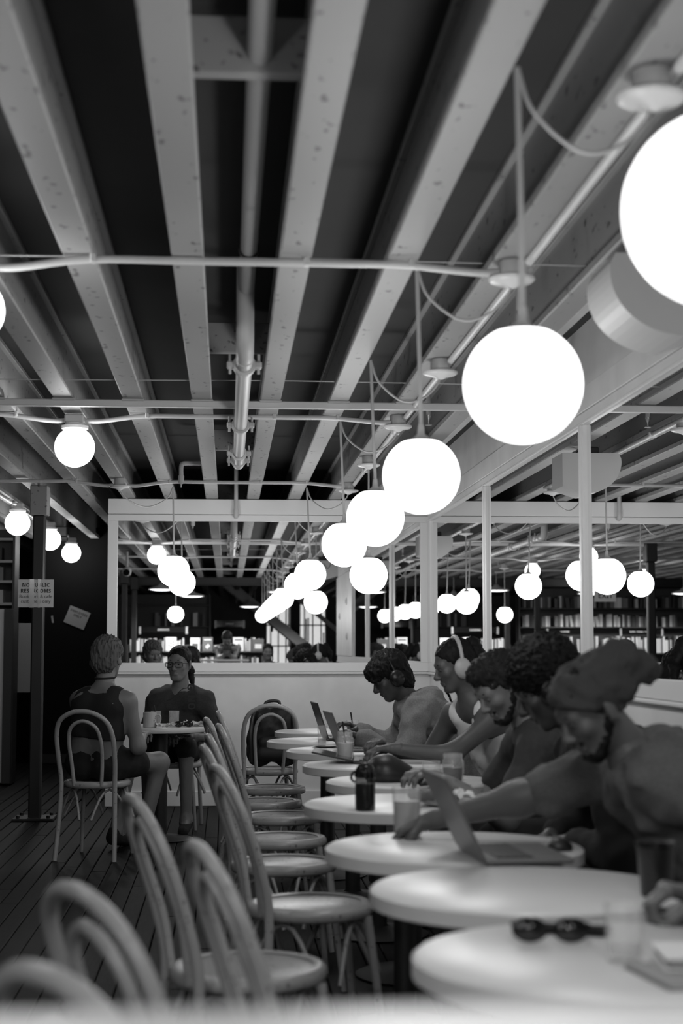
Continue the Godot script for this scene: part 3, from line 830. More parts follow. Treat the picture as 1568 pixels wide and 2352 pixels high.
func on_the_tables() -> void:
	mat("clear_glass", 0.95, 0.02, {"alpha": 0.12}); mat("silver_shell", 0.2, 0.35, {"metal": 0.5}); mat("dark_shell", 0.03, 0.35); mat("grey_shell", 0.16, 0.4)
	mat("key_black", 0.012, 0.4); mat("key_cap", 0.02, 0.5); mat("cola", 0.008, 0.1); mat("latte", 0.3, 0.4); mat("foam", 0.65, 0.7); mat("lemonade", 0.42, 0.25); mat("water_fill", 0.5, 0.05, {"alpha": 0.2})
	mat("bottle_smoke", 0.02, 0.08, {"alpha": 0.62}); mat("cap_cloth", 0.015, 0.35); mat("wrapper_paper", 0.6, 0.6); mat("notebook_grey", 0.28, 0.6); mat("notebook_white", 0.72, 0.6); mat("pastry", 0.12, 0.8); mat("ceramic", 0.5, 0.2); mat("pages", 0.7, 0.85); mat("bag_nylon", 0.012, 0.7); mat("bag_trim", 0.03, 0.4)
	laptop("silver laptop open on the table of the person in the beanie", V(0.61, TOP, -3.93), 4.0, M.silver_shell, 116.0, 0.31, 0.22)
	laptop("grey laptop open in front of the hoodie wearer", V(0.585, TOP, -8.02), 5.0, M.grey_shell, 112.0, 0.3, 0.2)
	laptop("thin black laptop standing open at the corner table", V(0.56, TOP, -8.98), 4.0, M.dark_shell, 108.0, 0.3, 0.21)
	laptop("black laptop lying low before the person in the white tank", V(0.58, TOP, -7.22), -6.0, M.dark_shell, 168.0, 0.28, 0.19)
	# drinks
	glass_cup("latte_glass", "tall glass of milky coffee beside the silver laptop", V(0.505, TOP, -4.42), 0.041, 0.13, 0.72, M.latte)
	glass_cup("straw_jar", "screw-top jar of cloudy drink with a black straw", V(0.545, TOP, -7.26), 0.04, 0.135, 0.62, M.lemonade, true, true)
	glass_cup("water_glass", "tall slim water glass on the saucer table", V(0.5, TOP + 0.008, -8.28), 0.024, 0.105, 0.3, M.water_fill)
	glass_cup("cola_jar", "screw-top jar half full of dark cola by bare forearms", V(0.86, TOP, -5.98), 0.042, 0.12, 0.55, M.cola, false, true)
	glass_cup("water_glass", "empty ribbed glass between the black cap and the cola jar", V(0.79, TOP, -6.08), 0.036, 0.085, 0.0)
	glass_cup("water_glass", "water glass beside the stacked notebooks", V(0.665, TOP, -2.63), 0.033, 0.095, 0.25, M.water_fill)
	glass_cup("cola_glass", "glass of dark cola with a straw beside the black laptop", V(0.7, TOP, -8.75), 0.036, 0.12, 0.8, M.cola, true)
	var sa := thing("saucer", "dark saucer under the tall slim water glass", "saucer", V(0.52, TOP, -8.28))
	part("dish", Geo.new().lathe([Vector2(0, 0.0), Vector2(0.04, 0.0), Vector2(0.07, 0.006), Vector2(0.072, 0.009), Vector2(0.04, 0.0055), Vector2(0, 0.005)], 26, Transform3D(), 60), M.grey_shell, sa)
	# water bottle with a domed lid
	var bo := thing("water_bottle", "smoky dark water bottle with a domed shiny lid", "bottle", V(0.445, TOP, -5.07))
	part("body", Geo.new().lathe([Vector2(0, 0), Vector2(0.029, 0), Vector2(0.0325, 0.004), Vector2(0.0325, 0.098), Vector2(0.03, 0.108), Vector2(0.026, 0.112), Vector2(0, 0.112)], 26, Transform3D(), 40), M.bottle_smoke, bo)
	part("filling", Geo.new().lathe([Vector2(0, 0.004), Vector2(0.0295, 0.004), Vector2(0.0295, 0.085), Vector2(0, 0.085)], 22), M.cola, bo)
	mat("black_gloss", 0.01, 0.06)
	part("collar", Geo.new().lathe([Vector2(0.03, 0.105), Vector2(0.0345, 0.107), Vector2(0.0345, 0.116), Vector2(0.03, 0.118)], 26), M.black_gloss, bo)
	part("lid", Geo.new().lathe([Vector2(0.032, 0.11), Vector2(0.033, 0.118), Vector2(0.031, 0.132), Vector2(0.024, 0.144), Vector2(0.013, 0.151), Vector2(0, 0.153)], 26, Transform3D(), 60), M.black_gloss, bo)
	part("carry_loop", Geo.new().tube(spline([V(-0.028, 0.125, 0), V(-0.042, 0.118, 0), V(-0.044, 0.1, 0), V(-0.033, 0.09, 0)], 4), 0.004, 6), M.black_gloss, bo)
	# black cap
	var ca := thing("baseball_cap", "shiny black cap lying with its peak to the wall", "cap", V(0.62, TOP, -6.18))
	var cf := Field.new()
	cf.k = 0.03
	cf.ell(V(0, 0.03, 0), V(0.082, 0.075, 0.085)); cf.ell(V(0.05, 0.02, 0.0), V(0.08, 0.05, 0.075))
	cf.cuts.append([V(0, 0.002, 0), V(0, -1, 0)])
	part("crown", cf.geo(0.008), M.cap_cloth, ca)
	part("peak", Geo.new().sheet(7, 9, func(u: float, v: float) -> Vector3:
		var a := lerpf(-1.0, 1.0, u)
		return V(0.1 + v * 0.075 * (1.0 - a * a * 0.55), 0.036 - v * 0.02 - a * a * 0.016, a * 0.075 * (1.0 - v * 0.12)), 0.004), M.cap_cloth, ca)
	part("buckle", Geo.new().lathe([Vector2(0, 0), Vector2(0.011, 0), Vector2(0.011, 0.003), Vector2(0, 0.004)], 12, T(V(0.11, 0.045, 0.062), RX(60))), M.bare_steel, ca)
	# food and papers on the bottle table
	solo("plate", Geo.new().lathe([Vector2(0, 0), Vector2(0.06, 0), Vector2(0.1, 0.012), Vector2(0.102, 0.015), Vector2(0.06, 0.005), Vector2(0, 0.004)], 30, Transform3D(), 60), M.ceramic, "pale plate with crumpled wrappers on the bottle table", "plate", "", T(V(0.74, TOP, -5.22)))
	crumple("crumpled white sandwich wrapper on the pale plate", V(0.72, TOP + 0.012, -5.24), 0.13, 20.0, M.wrapper_paper)
	crumple("crumpled napkin beside the pale plate", V(0.85, TOP + 0.002, -5.16), 0.1, 60.0, M.wrapper_paper, "napkin")
	var pf := Field.new()
	pf.k = 0.02; pf.noise = rough_noise(50.0, 3); pf.amp = 0.008
	pf.cap(V(-0.05, 0.02, 0), V(0.05, 0.018, 0.012), 0.019, 0.015)
	solo("pastry", pf.geo(0.007), M.pastry, "half-eaten dark pastry on the crumpled wrapper", "pastry", "", T(V(0.66, TOP + 0.02, -5.16), RY(15)))
	solo("paper_sheet", Geo.new().box(V(0, 0.001, 0), V(0.19, 0.0016, 0.14), 0.0004), M.paper, "white sheet of paper lying by the black cap", "paper", "", T(V(0.85, TOP, -6.3), RY(12)))
	solo("paper_sheet", Geo.new().box(V(0, 0.001, 0), V(0.2, 0.0016, 0.14), 0.0004), M.paper, "white sheet of paper under the black low laptop", "paper", "", T(V(0.82, TOP, -6.94), RY(-10)))
	var mo := thing("computer_mouse", "small dark mouse beside the silver laptop", "mouse", V(0.86, TOP, -4.05))
	part("shell", Field.new().ell(V(0, 0.008, 0), V(0.034, 0.02, 0.022)).geo(0.005), M.key_black, mo)
	part("wheel", Geo.new().lathe([Vector2(0, -0.003), Vector2(0.006, -0.003), Vector2(0.006, 0.003), Vector2(0, 0.003)], 10, T(V(-0.018, 0.024, 0), RX(90))), M.grey_shell, mo)
	# sunglasses, pen and notebooks on the nearest table
	var sg := thing("sunglasses", "black sunglasses lying beside the water glass", "sunglasses", V(0.575, TOP, -2.8), deg_to_rad(-8))
	for s in [-1.0, 1.0]:
		part("lens", Geo.new().lathe([Vector2(0, -0.002), Vector2(0.024, -0.002), Vector2(0.026, 0), Vector2(0.024, 0.002), Vector2(0, 0.003)], 18, T(V(s * 0.036, 0.022, 0), RX(82) * Basis.from_scale(V(1.25, 1, 0.85)))), M.black_gloss, sg)
		part("temple_arm", Geo.new().tube([V(s * 0.068, 0.032, 0), V(s * 0.06, 0.026, -0.07), V(s * 0.05, 0.006, -0.13)], 0.0035, 6), M.black_gloss, sg)
	part("bridge", Geo.new().tube([V(-0.012, 0.028, 0.002), V(0, 0.033, 0.003), V(0.012, 0.028, 0.002)], 0.003, 6), M.black_gloss, sg)
	solo("phone", Geo.new().box(V(0, 0.005, 0), V(0.075, 0.009, 0.15), 0.004), M.black_gloss, "black phone lying behind the sunglasses", "phone", "", T(V(0.63, TOP, -2.9), RY(70)))
	var n1 := thing("notebook", "grey notebook under the white one", "notebook", V(0.78, TOP, -2.5), deg_to_rad(8))
	part("cover", Geo.new().box(V(0, 0.007, 0), V(0.24, 0.003, 0.18), 0.001).box(V(0, 0.0015, 0), V(0.24, 0.003, 0.18), 0.001), M.notebook_grey, n1)
	part("pages", Geo.new().box(V(0.002, 0.0043, 0), V(0.232, 0.0036, 0.174)), M.pages, n1)
	var n2 := thing("notebook", "thick white notebook on top of the grey one", "notebook", V(0.81, TOP + 0.0088, -2.56), deg_to_rad(-6))
	part("cover", Geo.new().box(V(0, 0.0185, 0), V(0.21, 0.003, 0.15), 0.001).box(V(0, 0.0015, 0), V(0.21, 0.003, 0.15), 0.001), M.notebook_white, n2)
	part("pages", Geo.new().box(V(0.002, 0.01, 0), V(0.202, 0.0145, 0.144)), M.notebook_grey, n2)
	var dc := thing("travel_cup", "dark cup with a lid held at the bare table", "cup", V(0.905, TOP, -3.3))
	part("cup", Geo.new().lathe([Vector2(0, 0), Vector2(0.03, 0), Vector2(0.033, 0.004), Vector2(0.041, 0.105), Vector2(0.038, 0.105), Vector2(0, 0.1)], 24, Transform3D(), 40), M.cap_cloth, dc)
	part("lid", Geo.new().lathe([Vector2(0.041, 0.103), Vector2(0.044, 0.105), Vector2(0.043, 0.114), Vector2(0.036, 0.118), Vector2(0, 0.117)], 24, Transform3D(), 40), M.black_gloss, dc)
	# the couple's table
	var mu := thing("mug", "white patterned mug on the couple's table", "mug", V(-0.5, TOP, -10.4))
	part("cup", Geo.new().lathe([Vector2(0, 0), Vector2(0.04, 0), Vector2(0.044, 0.004), Vector2(0.044, 0.098), Vector2(0.041, 0.1), Vector2(0.039, 0.096), Vector2(0.038, 0.01), Vector2(0, 0.008)], 26, Transform3D(), 40), M.ceramic, mu)
	part("handle", Geo.new().tube(spline([V(0.042, 0.08, 0.01), V(0.066, 0.078, 0.014), V(0.07, 0.05, 0.015), V(0.06, 0.028, 0.013), V(0.042, 0.024, 0.01)], 4), 0.0055, 7), M.ceramic, mu)
	for q in [V(0.036, 0.06, 0.026), V(0.03, 0.045, 0.033), V(0.038, 0.072, 0.022)]:
		part("motif", Geo.new().lathe([Vector2(0, 0.0), Vector2(0.006, 0.0), Vector2(0.005, 0.0015), Vector2(0, 0.002)], 8, T(q, frame(V(q.x, 0, q.z)) * RX(90))), M.notebook_grey, mu)
	glass_cup("water_glass", "plain water glass between the mug and the person in glasses", V(-0.345, TOP, -10.5), 0.034, 0.105, 0.0)
	glass_cup("water_glass", "glass with a straw behind the patterned mug", V(-0.47, TOP, -10.6), 0.034, 0.1, 0.5, M.water_fill, true)
	var s2 := thing("sunglasses", "dark folded sunglasses on the couple's table", "sunglasses", V(-0.28, TOP, -10.42), deg_to_rad(10))
	for s in [-1.0, 1.0]:
		part("lens", Geo.new().lathe([Vector2(0, -0.002), Vector2(0.024, -0.002), Vector2(0.026, 0), Vector2(0.024, 0.002), Vector2(0, 0.003)], 16, T(V(s * 0.034, 0.02, 0), RX(75) * Basis.from_scale(V(1.2, 1, 0.8)))), M.black_gloss, s2)
		part("temple_arm", Geo.new().tube([V(s * 0.062, 0.026, 0), V(s * 0.02, 0.012, -0.02), V(-s * 0.04, 0.008, -0.022)], 0.003, 6), M.black_gloss, s2)
	part("bridge", Geo.new().tube([V(-0.012, 0.026, 0.0), V(0, 0.03, 0.001), V(0.012, 0.026, 0.0)], 0.003, 6), M.black_gloss, s2)
	crumple("crumpled napkin on the couple's table", V(-0.4, TOP + 0.002, -10.38), 0.09, 10.0, M.wrapper_paper, "napkin")
	crumple("flattened paper bag beside the folded sunglasses", V(-0.2, TOP + 0.002, -10.55), 0.12, -20.0, M.wrapper_paper, "paper_bag")
	# backpack on the chair
	var bp := thing("backpack", "black backpack slumped on a bentwood chair", "backpack", V(0.31, 0.455, -10.72))
	var bf := Field.new()
	bf.k = 0.07; bf.noise = rough_noise(9.0, 5); bf.amp = 0.02
	bf.cap(V(-0.09, 0.1, 0), V(-0.06, 0.32, 0.01), 0.09, 0.085); bf.cap(V(0.09, 0.1, 0), V(0.07, 0.33, 0.01), 0.09, 0.085)
	bf.cuts.append([V(0, 0.008, 0), V(0, -1, 0)])
	part("bag", bf.geo(0.013), M.bag_nylon, bp)
	part("pocket", Field.new().cap(V(-0.07, 0.1, 0.09), V(0.07, 0.1, 0.09), 0.045).cap(V(-0.06, 0.18, 0.09), V(0.06, 0.18, 0.09), 0.04).geo(0.012), M.bag_nylon, bp)
	part("grab_handle", Geo.new().tube(spline([V(-0.05, 0.4, 0), V(-0.04, 0.445, 0), V(0.04, 0.45, 0), V(0.05, 0.4, 0)], 5), 0.011, 8), M.bag_trim, bp)
	for s in [-1.0, 1.0]:
		part("shoulder_strap", Geo.new().tube(spline([V(s * 0.08, 0.4, -0.05), V(s * 0.13, 0.36, 0.06), V(s * 0.15, 0.2, 0.1), V(s * 0.14, 0.05, 0.06)], 5), 0.014, 7), M.bag_trim, bp)

class Field:
	# a solid made of tapered capsules and ellipsoids joined with a smooth minimum, meshed as surface nets
	var kind := PackedInt32Array()      # 0 capsule, 1 ellipsoid, 2 capsule taken away, 3 ellipsoid taken away
	var a := PackedVector3Array()
	var b := PackedVector3Array()
	var ra := PackedFloat32Array()
	var rb := PackedFloat32Array()
	var inv: Array[Basis] = []
	var k := 0.03
	var cuts := []                      # planes [point, normal]: what lies on the normal's side is cut off
	var noise: FastNoiseLite
	var amp := 0.0
	var stretch := Vector3.ONE
	func cap(p: Vector3, q: Vector3, r: float, s := -1.0, away := false) -> Field:
		kind.append(2 if away else 0); a.append(p); b.append(q); ra.append(r); rb.append(r if s < 0 else s); inv.append(Basis())
		return self
	func ell(c: Vector3, r: Vector3, away := false, turn := Basis()) -> Field:
		kind.append(3 if away else 1); a.append(c); b.append(r); ra.append(maxf(r.x, maxf(r.y, r.z))); rb.append(0); inv.append(turn.inverse())
		return self
	func one(i: int, p: Vector3) -> float:
		if kind[i] % 2 == 0:
			var pa := p - a[i]
			var ba := b[i] - a[i]
			var t := clampf(pa.dot(ba) / maxf(ba.length_squared(), 1e-9), 0.0, 1.0)
			return (pa - ba * t).length() - lerpf(ra[i], rb[i], t)
		var q := inv[i] * (p - a[i])
		var r := b[i]
		var u := q / r
		var k0 := u.length()
		var k1 := (u / r).length()
		return k0 * (k0 - 1.0) / maxf(k1, 1e-6) if k0 > 1e-4 else -minf(r.x, minf(r.y, r.z))
	func value(p: Vector3, near: PackedInt32Array) -> float:
		var d := 1e3
		for i in near:
			var e := one(i, p)
			if kind[i] < 2:
				var h := maxf(k - absf(d - e), 0.0) / k
				d = minf(d, e) - h * h * k * 0.25
			else:
				var h := maxf(k * 0.5 - absf(d + e), 0.0) / (k * 0.5)
				d = maxf(d, -e) + h * h * k * 0.125
		if amp != 0.0: d += noise.get_noise_3dv(p * stretch) * amp
		for c in cuts: d = maxf(d, (p - (c[0] as Vector3)).dot(c[1]))
		return d
	func geo(cell: float) -> Geo:
		var lo := Vector3(1e3, 1e3, 1e3); var hi := -lo
		for i in kind.size():
			if kind[i] == 0:
				for e in [[a[i], ra[i]], [b[i], rb[i]]]:
					lo = lo.min(e[0] - Vector3.ONE * e[1]); hi = hi.max(e[0] + Vector3.ONE * e[1])
			elif kind[i] == 1:
				lo = lo.min(a[i] - Vector3.ONE * ra[i]); hi = hi.max(a[i] + Vector3.ONE * ra[i])
		var pad := cell * 2.0 + absf(amp) + k * 0.3
		lo -= Vector3.ONE * pad; hi += Vector3.ONE * pad
		var B := 6
		var nx := (int(ceil((hi.x - lo.x) / cell)) / B + 1) * B
		var ny := (int(ceil((hi.y - lo.y) / cell)) / B + 1) * B
		var nz := (int(ceil((hi.z - lo.z) / cell)) / B + 1) * B
		var val := PackedFloat32Array()
		val.resize(nx * ny * nz)
		val.fill(1.0)
		var active := []
		var half := cell * B * 0.5
		var rad := half * 1.75 + absf(amp)
		for bz in nz / B:
			for by in ny / B:
				for bx in nx / B:
					var c := lo + Vector3(bx * B + 2.5, by * B + 2.5, bz * B + 2.5) * cell
					var near := PackedInt32Array()
					var m := 1e3
					for i in kind.size():
						var d := one(i, c)
						if kind[i] < 2: m = minf(m, d)
						if d < rad * (1.0 if kind[i] % 2 == 0 else 1.6) + k: near.append(i)
					if m > rad + k * 0.5 or near.is_empty(): continue
					var s0 := value(c, near)
					if s0 < -rad * 1.4:
						for z in B:
							for y in B:
								for x in B: val[((bz * B + z) * ny + by * B + y) * nx + bx * B + x] = -1.0
						continue
					active.append(Vector3i(bx, by, bz))
					for z in B:
						for y in B:
							var row := ((bz * B + z) * ny + by * B + y) * nx + bx * B
							for x in B:
								val[row + x] = value(lo + Vector3(bx * B + x, by * B + y, bz * B + z) * cell, near)
		# one vertex for each crossed cell
		var g := Geo.new()
		var id := {}
		var off := [0, 1, nx, nx + 1, nx * ny, nx * ny + 1, nx * ny + nx, nx * ny + nx + 1]
		var corner := [Vector3(0, 0, 0), Vector3(1, 0, 0), Vector3(0, 1, 0), Vector3(1, 1, 0), Vector3(0, 0, 1), Vector3(1, 0, 1), Vector3(0, 1, 1), Vector3(1, 1, 1)]
		var edge := [[0, 1], [2, 3], [4, 5], [6, 7], [0, 2], [1, 3], [4, 6], [5, 7], [0, 4], [1, 5], [2, 6], [3, 7]]
		var cells := []
		for blk in active:
			for z in B:
				var cz: int = blk.z * B + z
				if cz >= nz - 1: break
				for y in B:
					var cy: int = blk.y * B + y
					if cy >= ny - 1: break
					for x in B:
						var cx: int = blk.x * B + x
						if cx >= nx - 1: break
						var base := (cz * ny + cy) * nx + cx
						var m := 0
						if val[base] < 0: m |= 1
						if val[base + 1] < 0: m |= 2
						if val[base + nx] < 0: m |= 4
						if val[base + nx + 1] < 0: m |= 8
						var b2 := base + nx * ny
						if val[b2] < 0: m |= 16
						if val[b2 + 1] < 0: m |= 32
						if val[b2 + nx] < 0: m |= 64
						if val[b2 + nx + 1] < 0: m |= 128
						if m == 0 or m == 255: continue
						var p := Vector3(); var cnt := 0
						for e in edge:
							if ((m >> e[0]) & 1) != ((m >> e[1]) & 1):
								var va: float = val[base + off[e[0]]]; var vb: float = val[base + off[e[1]]]
								p += (corner[e[0]] as Vector3).lerp(corner[e[1]], clampf(va / (va - vb), 0.05, 0.95)); cnt += 1
						id[base] = g.v.size()
						g.v.append(lo + (Vector3(cx, cy, cz) + p / cnt) * cell)
						cells.append(base)
		for base in cells:
			var s: bool = val[base] < 0
			for ax in 3:
				var st: int = [1, nx, nx * ny][ax]
				var u: int = [nx, nx * ny, 1][ax]
				var w: int = [nx * ny, 1, nx][ax]
				if (val[base + st] < 0) == s: continue
				var q0: int = id.get(base, -1); var q1: int = id.get(base - u, -1); var q2: int = id.get(base - u - w, -1); var q3: int = id.get(base - w, -1)
				if q0 < 0 or q1 < 0 or q2 < 0 or q3 < 0: continue
				if s: g.ix.append_array([q0, q2, q1, q0, q3, q2])
				else: g.ix.append_array([q0, q1, q2, q0, q2, q3])
		g.n.resize(g.v.size())
		for i in range(0, g.ix.size(), 3):
			var i0 := g.ix[i]; var i1 := g.ix[i + 1]; var i2 := g.ix[i + 2]
			var nn := (g.v[i2] - g.v[i0]).cross(g.v[i1] - g.v[i0])
			g.n[i0] += nn; g.n[i1] += nn; g.n[i2] += nn
		for i in g.n.size(): g.n[i] = g.n[i].normalized()
		return g

func frame(forward: Vector3, up := Vector3.UP) -> Basis:
	# local z towards forward, y near up
	var z := forward.normalized()
	var x := up.cross(z).normalized()
	return Basis(x, z.cross(x), z)

func rough_noise(freq: float, seed_: int) -> FastNoiseLite:
	var f := FastNoiseLite.new()
	f.frequency = freq; f.seed = seed_; f.fractal_octaves = 2
	return f

var head_geo: Geo
var hand_flat: Geo
var hand_grip: Geo

func make_head() -> Geo:
	# origin between the ears, face towards +z
	var f := Field.new()
	f.k = 0.022
	f.ell(V(0, 0.034, -0.012), V(0.077, 0.088, 0.098))
	f.ell(V(0, -0.032, 0.024), V(0.061, 0.083, 0.066))
	f.cap(V(-0.014, -0.1, 0.058), V(0.014, -0.1, 0.058), 0.019)
	for s in [-1.0, 1.0]:
		f.cap(V(s * 0.053, -0.03, -0.012), V(s * 0.022, -0.094, 0.048), 0.021, 0.016)
		f.ell(V(s * 0.041, -0.02, 0.06), V(0.023, 0.02, 0.02))
		f.ell(V(s * 0.031, 0.001, 0.1), V(0.017, 0.011, 0.017), true)
	f.cap(V(-0.036, 0.021, 0.074), V(0.036, 0.021, 0.074), 0.0135)
	f.cap(V(0, -0.07, -0.02), V(0, -0.175, -0.04), 0.055, 0.06)
	var g := f.geo(0.0055)
	# finer pieces, rooted in the head
	var e := Field.new()
	e.k = 0.01
	e.cap(V(0, 0.012, 0.083), V(0, -0.03, 0.104), 0.008, 0.012)
	e.cap(V(0, -0.036, 0.09), V(0, -0.034, 0.104), 0.012, 0.0115)
	for s in [-1.0, 1.0]:
		e.ell(V(s * 0.013, -0.037, 0.092), V(0.009, 0.008, 0.011))
		e.ell(V(s * 0.031, 0.002, 0.075), V(0.0135, 0.0105, 0.0135))
		e.ell(V(s * 0.078, -0.004, -0.012), V(0.0085, 0.031, 0.018), false, RY(s * 20.0))
		e.cap(V(s * 0.076, -0.028, -0.006), V(s * 0.072, -0.034, -0.004), 0.007)
	e.cap(V(-0.019, -0.065, 0.077), V(0.0, -0.063, 0.084), 0.0065)
	e.cap(V(0.019, -0.065, 0.077), V(0.0, -0.063, 0.084), 0.0065)
	e.cap(V(-0.015, -0.076, 0.077), V(0.015, -0.076, 0.077), 0.0075)
	g.add(e.geo(0.0036))
	return g

func make_hand(curl: float) -> Geo:
	# right hand: wrist at the origin, fingers towards +z, palm down, thumb on the +x side
	var f := Field.new()
	f.k = 0.009
	f.cap(V(0, 0, -0.02), V(0, 0, 0.015), 0.026, 0.024)
	for i in 4:
		f.cap(V(0.004 - 0.012 + i * 0.006, 0, 0.015), V(0.03 - i * 0.0195, 0.002, 0.084 - absf(i - 1.2) * 0.004), 0.0155, 0.0115)
	var lens := [[0.042, 0.026, 0.02], [0.046, 0.03, 0.022], [0.043, 0.027, 0.021], [0.034, 0.021, 0.018]]
	for i in 4:
		var p := V(0.03 - i * 0.0195, 0.002, 0.084 - absf(i - 1.2) * 0.004)
		var an := deg_to_rad(12.0 + curl * 38.0 + i * 3.0)
		var side := (0.06 - i * 0.045)
		for j in 3:
			var d := V(side, -sin(an), cos(an)).normalized()
			var q: Vector3 = p + d * lens[i][j]
			f.cap(p, q, 0.0095 - j * 0.0008 - (0.001 if i == 3 else 0.0), 0.0088 - j * 0.0009 - (0.001 if i == 3 else 0.0))
			p = q
			an += deg_to_rad(16.0 + curl * 48.0)
	var t := V(0.024, -0.004, 0.026)
	for j in 3:
		var d: Vector3 = [V(0.75, -0.25 - curl * 0.4, 0.62), V(0.45 - curl * 0.3, -0.3 - curl * 0.6, 0.85), V(0.15 - curl * 0.3, -0.3 - curl * 0.6, 0.95)][j].normalized()
		var q: Vector3 = t + d * [0.04, 0.032, 0.026][j]
		f.cap(t, q, [0.0145, 0.0112, 0.01][j], [0.0115, 0.0102, 0.0082][j])
		t = q
	return f.geo(0.0042)

func elbow_of(s: Vector3, w: Vector3, l1: float, l2: float, pole: Vector3) -> Vector3:
	var d := w - s
	var l := minf(d.length(), (l1 + l2) * 0.999)
	var x := (l1 * l1 - l2 * l2 + l * l) / (2.0 * l)
	var h := sqrt(maxf(l1 * l1 - x * x, 0.0))
	var n := d.normalized()
	var p := (pole - n * pole.dot(n)).normalized()
	return s + n * x + p * h

func person(c: Dictionary) -> Node3D:
	# c: label, hip, face (yaw of the body), head, look, hand_l, hand_r and what is worn
	var t := thing("person", c.label, "person", V(c.hip.x, 0, c.hip.z))
	var o: Vector3 = t.position
	var fwd := V(sin(deg_to_rad(c.face)), 0, cos(deg_to_rad(c.face)))
	var left := Vector3.UP.cross(fwd)
	var hip: Vector3 = c.hip - o
	var hd: Vector3 = c.head - o
	var hb: Basis = frame(c.look, c.get("up", Vector3.UP))
	var g: float = c.get("girth", 1.0)
	var sw: float = c.get("shoulder", 0.175)
	var hs: float = c.get("head_size", 1.0)
	var nb: Vector3 = hd + hb * V(0, -0.15, -0.045) * hs        # base of the neck
	var nk: Vector3 = nb + (hip - nb).normalized() * 0.035
	var spine := (nk - hip)
	var twist: float = deg_to_rad(c.get("twist", 0.0))
	var sl := left.rotated(Vector3.UP, twist)
	var shl := nk + sl * sw + V(0, -0.075, 0) + V(0, c.get("shrug", 0.0), 0)
	var shr := nk - sl * sw + V(0, -0.075, 0) + V(0, c.get("shrug", 0.0), 0)
	var wl: Vector3 = c.hand_l - o; var wr: Vector3 = c.hand_r - o
	var pole_l: Vector3 = c.get("pole_l", V(0, -1, 0) + left * 0.5 - fwd * 0.2)
	var pole_r: Vector3 = c.get("pole_r", V(0, -1, 0) - left * 0.5 - fwd * 0.2)
	var el := elbow_of(shl, wl, 0.29, 0.25, pole_l)
	var er := elbow_of(shr, wr, 0.29, 0.25, pole_r)
	wl = el + (wl - el).limit_length(0.26); wr = er + (wr - er).limit_length(0.26)
	var hl := hip + left * 0.09; var hr := hip - left * 0.09
	var kn: Array = c.get("knees", [hip + fwd * 0.42 + left * 0.13 + V(0, 0.02, 0), hip + fwd * 0.42 - left * 0.13 + V(0, 0.02, 0)])
	var kl: Vector3 = kn[0]; var kr: Vector3 = kn[1]
	if c.has("knees"): kl -= o; kr -= o
	var an: Array = c.get("ankles", [V(kl.x, 0.09, kl.z) - fwd * 0.04 + o, V(kr.x, 0.09, kr.z) - fwd * 0.04 + o])
	var al: Vector3 = an[0] - o; var ar: Vector3 = an[1] - o
	var toe := fwd * 0.16 + V(0, -0.055, 0)
	var cell: float = c.get("cell", 0.016)
	var torso := func(f: Field, x: float, low: float) -> void:
		var m1 := hip + spine * 0.45
		var m2 := hip + spine * 0.78
		var back := -fwd * 0.02
		for s in [left, -left]:
			var ss: Vector3 = sl * signf(s.dot(left))
			f.cap(hip + s * 0.075 * g + V(0, 0.02 - low, 0), m1 + s * 0.062 * g + back, 0.105 * g + x, 0.098 * g + x)
			f.cap(m1 + s * 0.062 * g + back, m2 + ss * 0.075 * g + back, 0.098 * g + x, 0.1 * g + x)
			f.cap(m2 + ss * 0.08 * g + back, nk + ss * sw * 0.6 + V(0, -0.085, 0), 0.1 * g + x, 0.06 + x)
			f.cap(nk + V(0, -0.035, 0), shl if s == left else shr, 0.05 + x, 0.047 + x)
	# body: one continuous skin
	var bf := Field.new()
	bf.k = 0.05
	torso.call(bf, 0.0, 0.0)
	bf.cap(nb + hb * V(0, 0.05, 0.02) * hs, nk + V(0, -0.03, 0), 0.054 * hs, 0.062)
	bf.cap(shl, el, 0.05 * sqrt(g), 0.041); bf.cap(el, wl, 0.041 * sqrt(g), 0.026)
	bf.cap(shr, er, 0.05 * sqrt(g), 0.041); bf.cap(er, wr, 0.041 * sqrt(g), 0.026)
	bf.cap(hl, kl, 0.088 * g, 0.058); bf.cap(kl, al, 0.056, 0.036)
	bf.cap(hr, kr, 0.088 * g, 0.058); bf.cap(kr, ar, 0.056, 0.036)
	bf.cap(al, al + toe, 0.036, 0.026); bf.cap(ar, ar + toe, 0.036, 0.026)
	var body := bf.geo(cell)
	body.add(head_geo, Transform3D(hb * Basis.from_scale(Vector3.ONE * hs), hd))
	var hg: Geo = hand_grip if c.get("grip", false) else hand_flat
	var ld: Vector3 = (c.get("fingers_l", (wl - el).normalized() + V(0, -0.15, 0)) as Vector3).normalized()
	var rd: Vector3 = (c.get("fingers_r", (wr - er).normalized() + V(0, -0.15, 0)) as Vector3).normalized()
	body.add(hg, T(wr, frame(rd, c.get("palm_up_r", Vector3.UP))))
	body.add(hg, Transform3D(frame(ld, c.get("palm_up_l", Vector3.UP)) * Basis.from_scale(V(-1, 1, 1)), wl))
	part("body", body, c.skin, t)
	# clothes
	var fold := rough_noise(9.0, 4 + used.get("person", 0))
	var top := Field.new()
	top.k = 0.05; top.noise = fold; top.amp = c.get("fold", 0.012)
	var x: float = c.get("loose", 0.014)
	var tank: bool = c.get("tank", false)
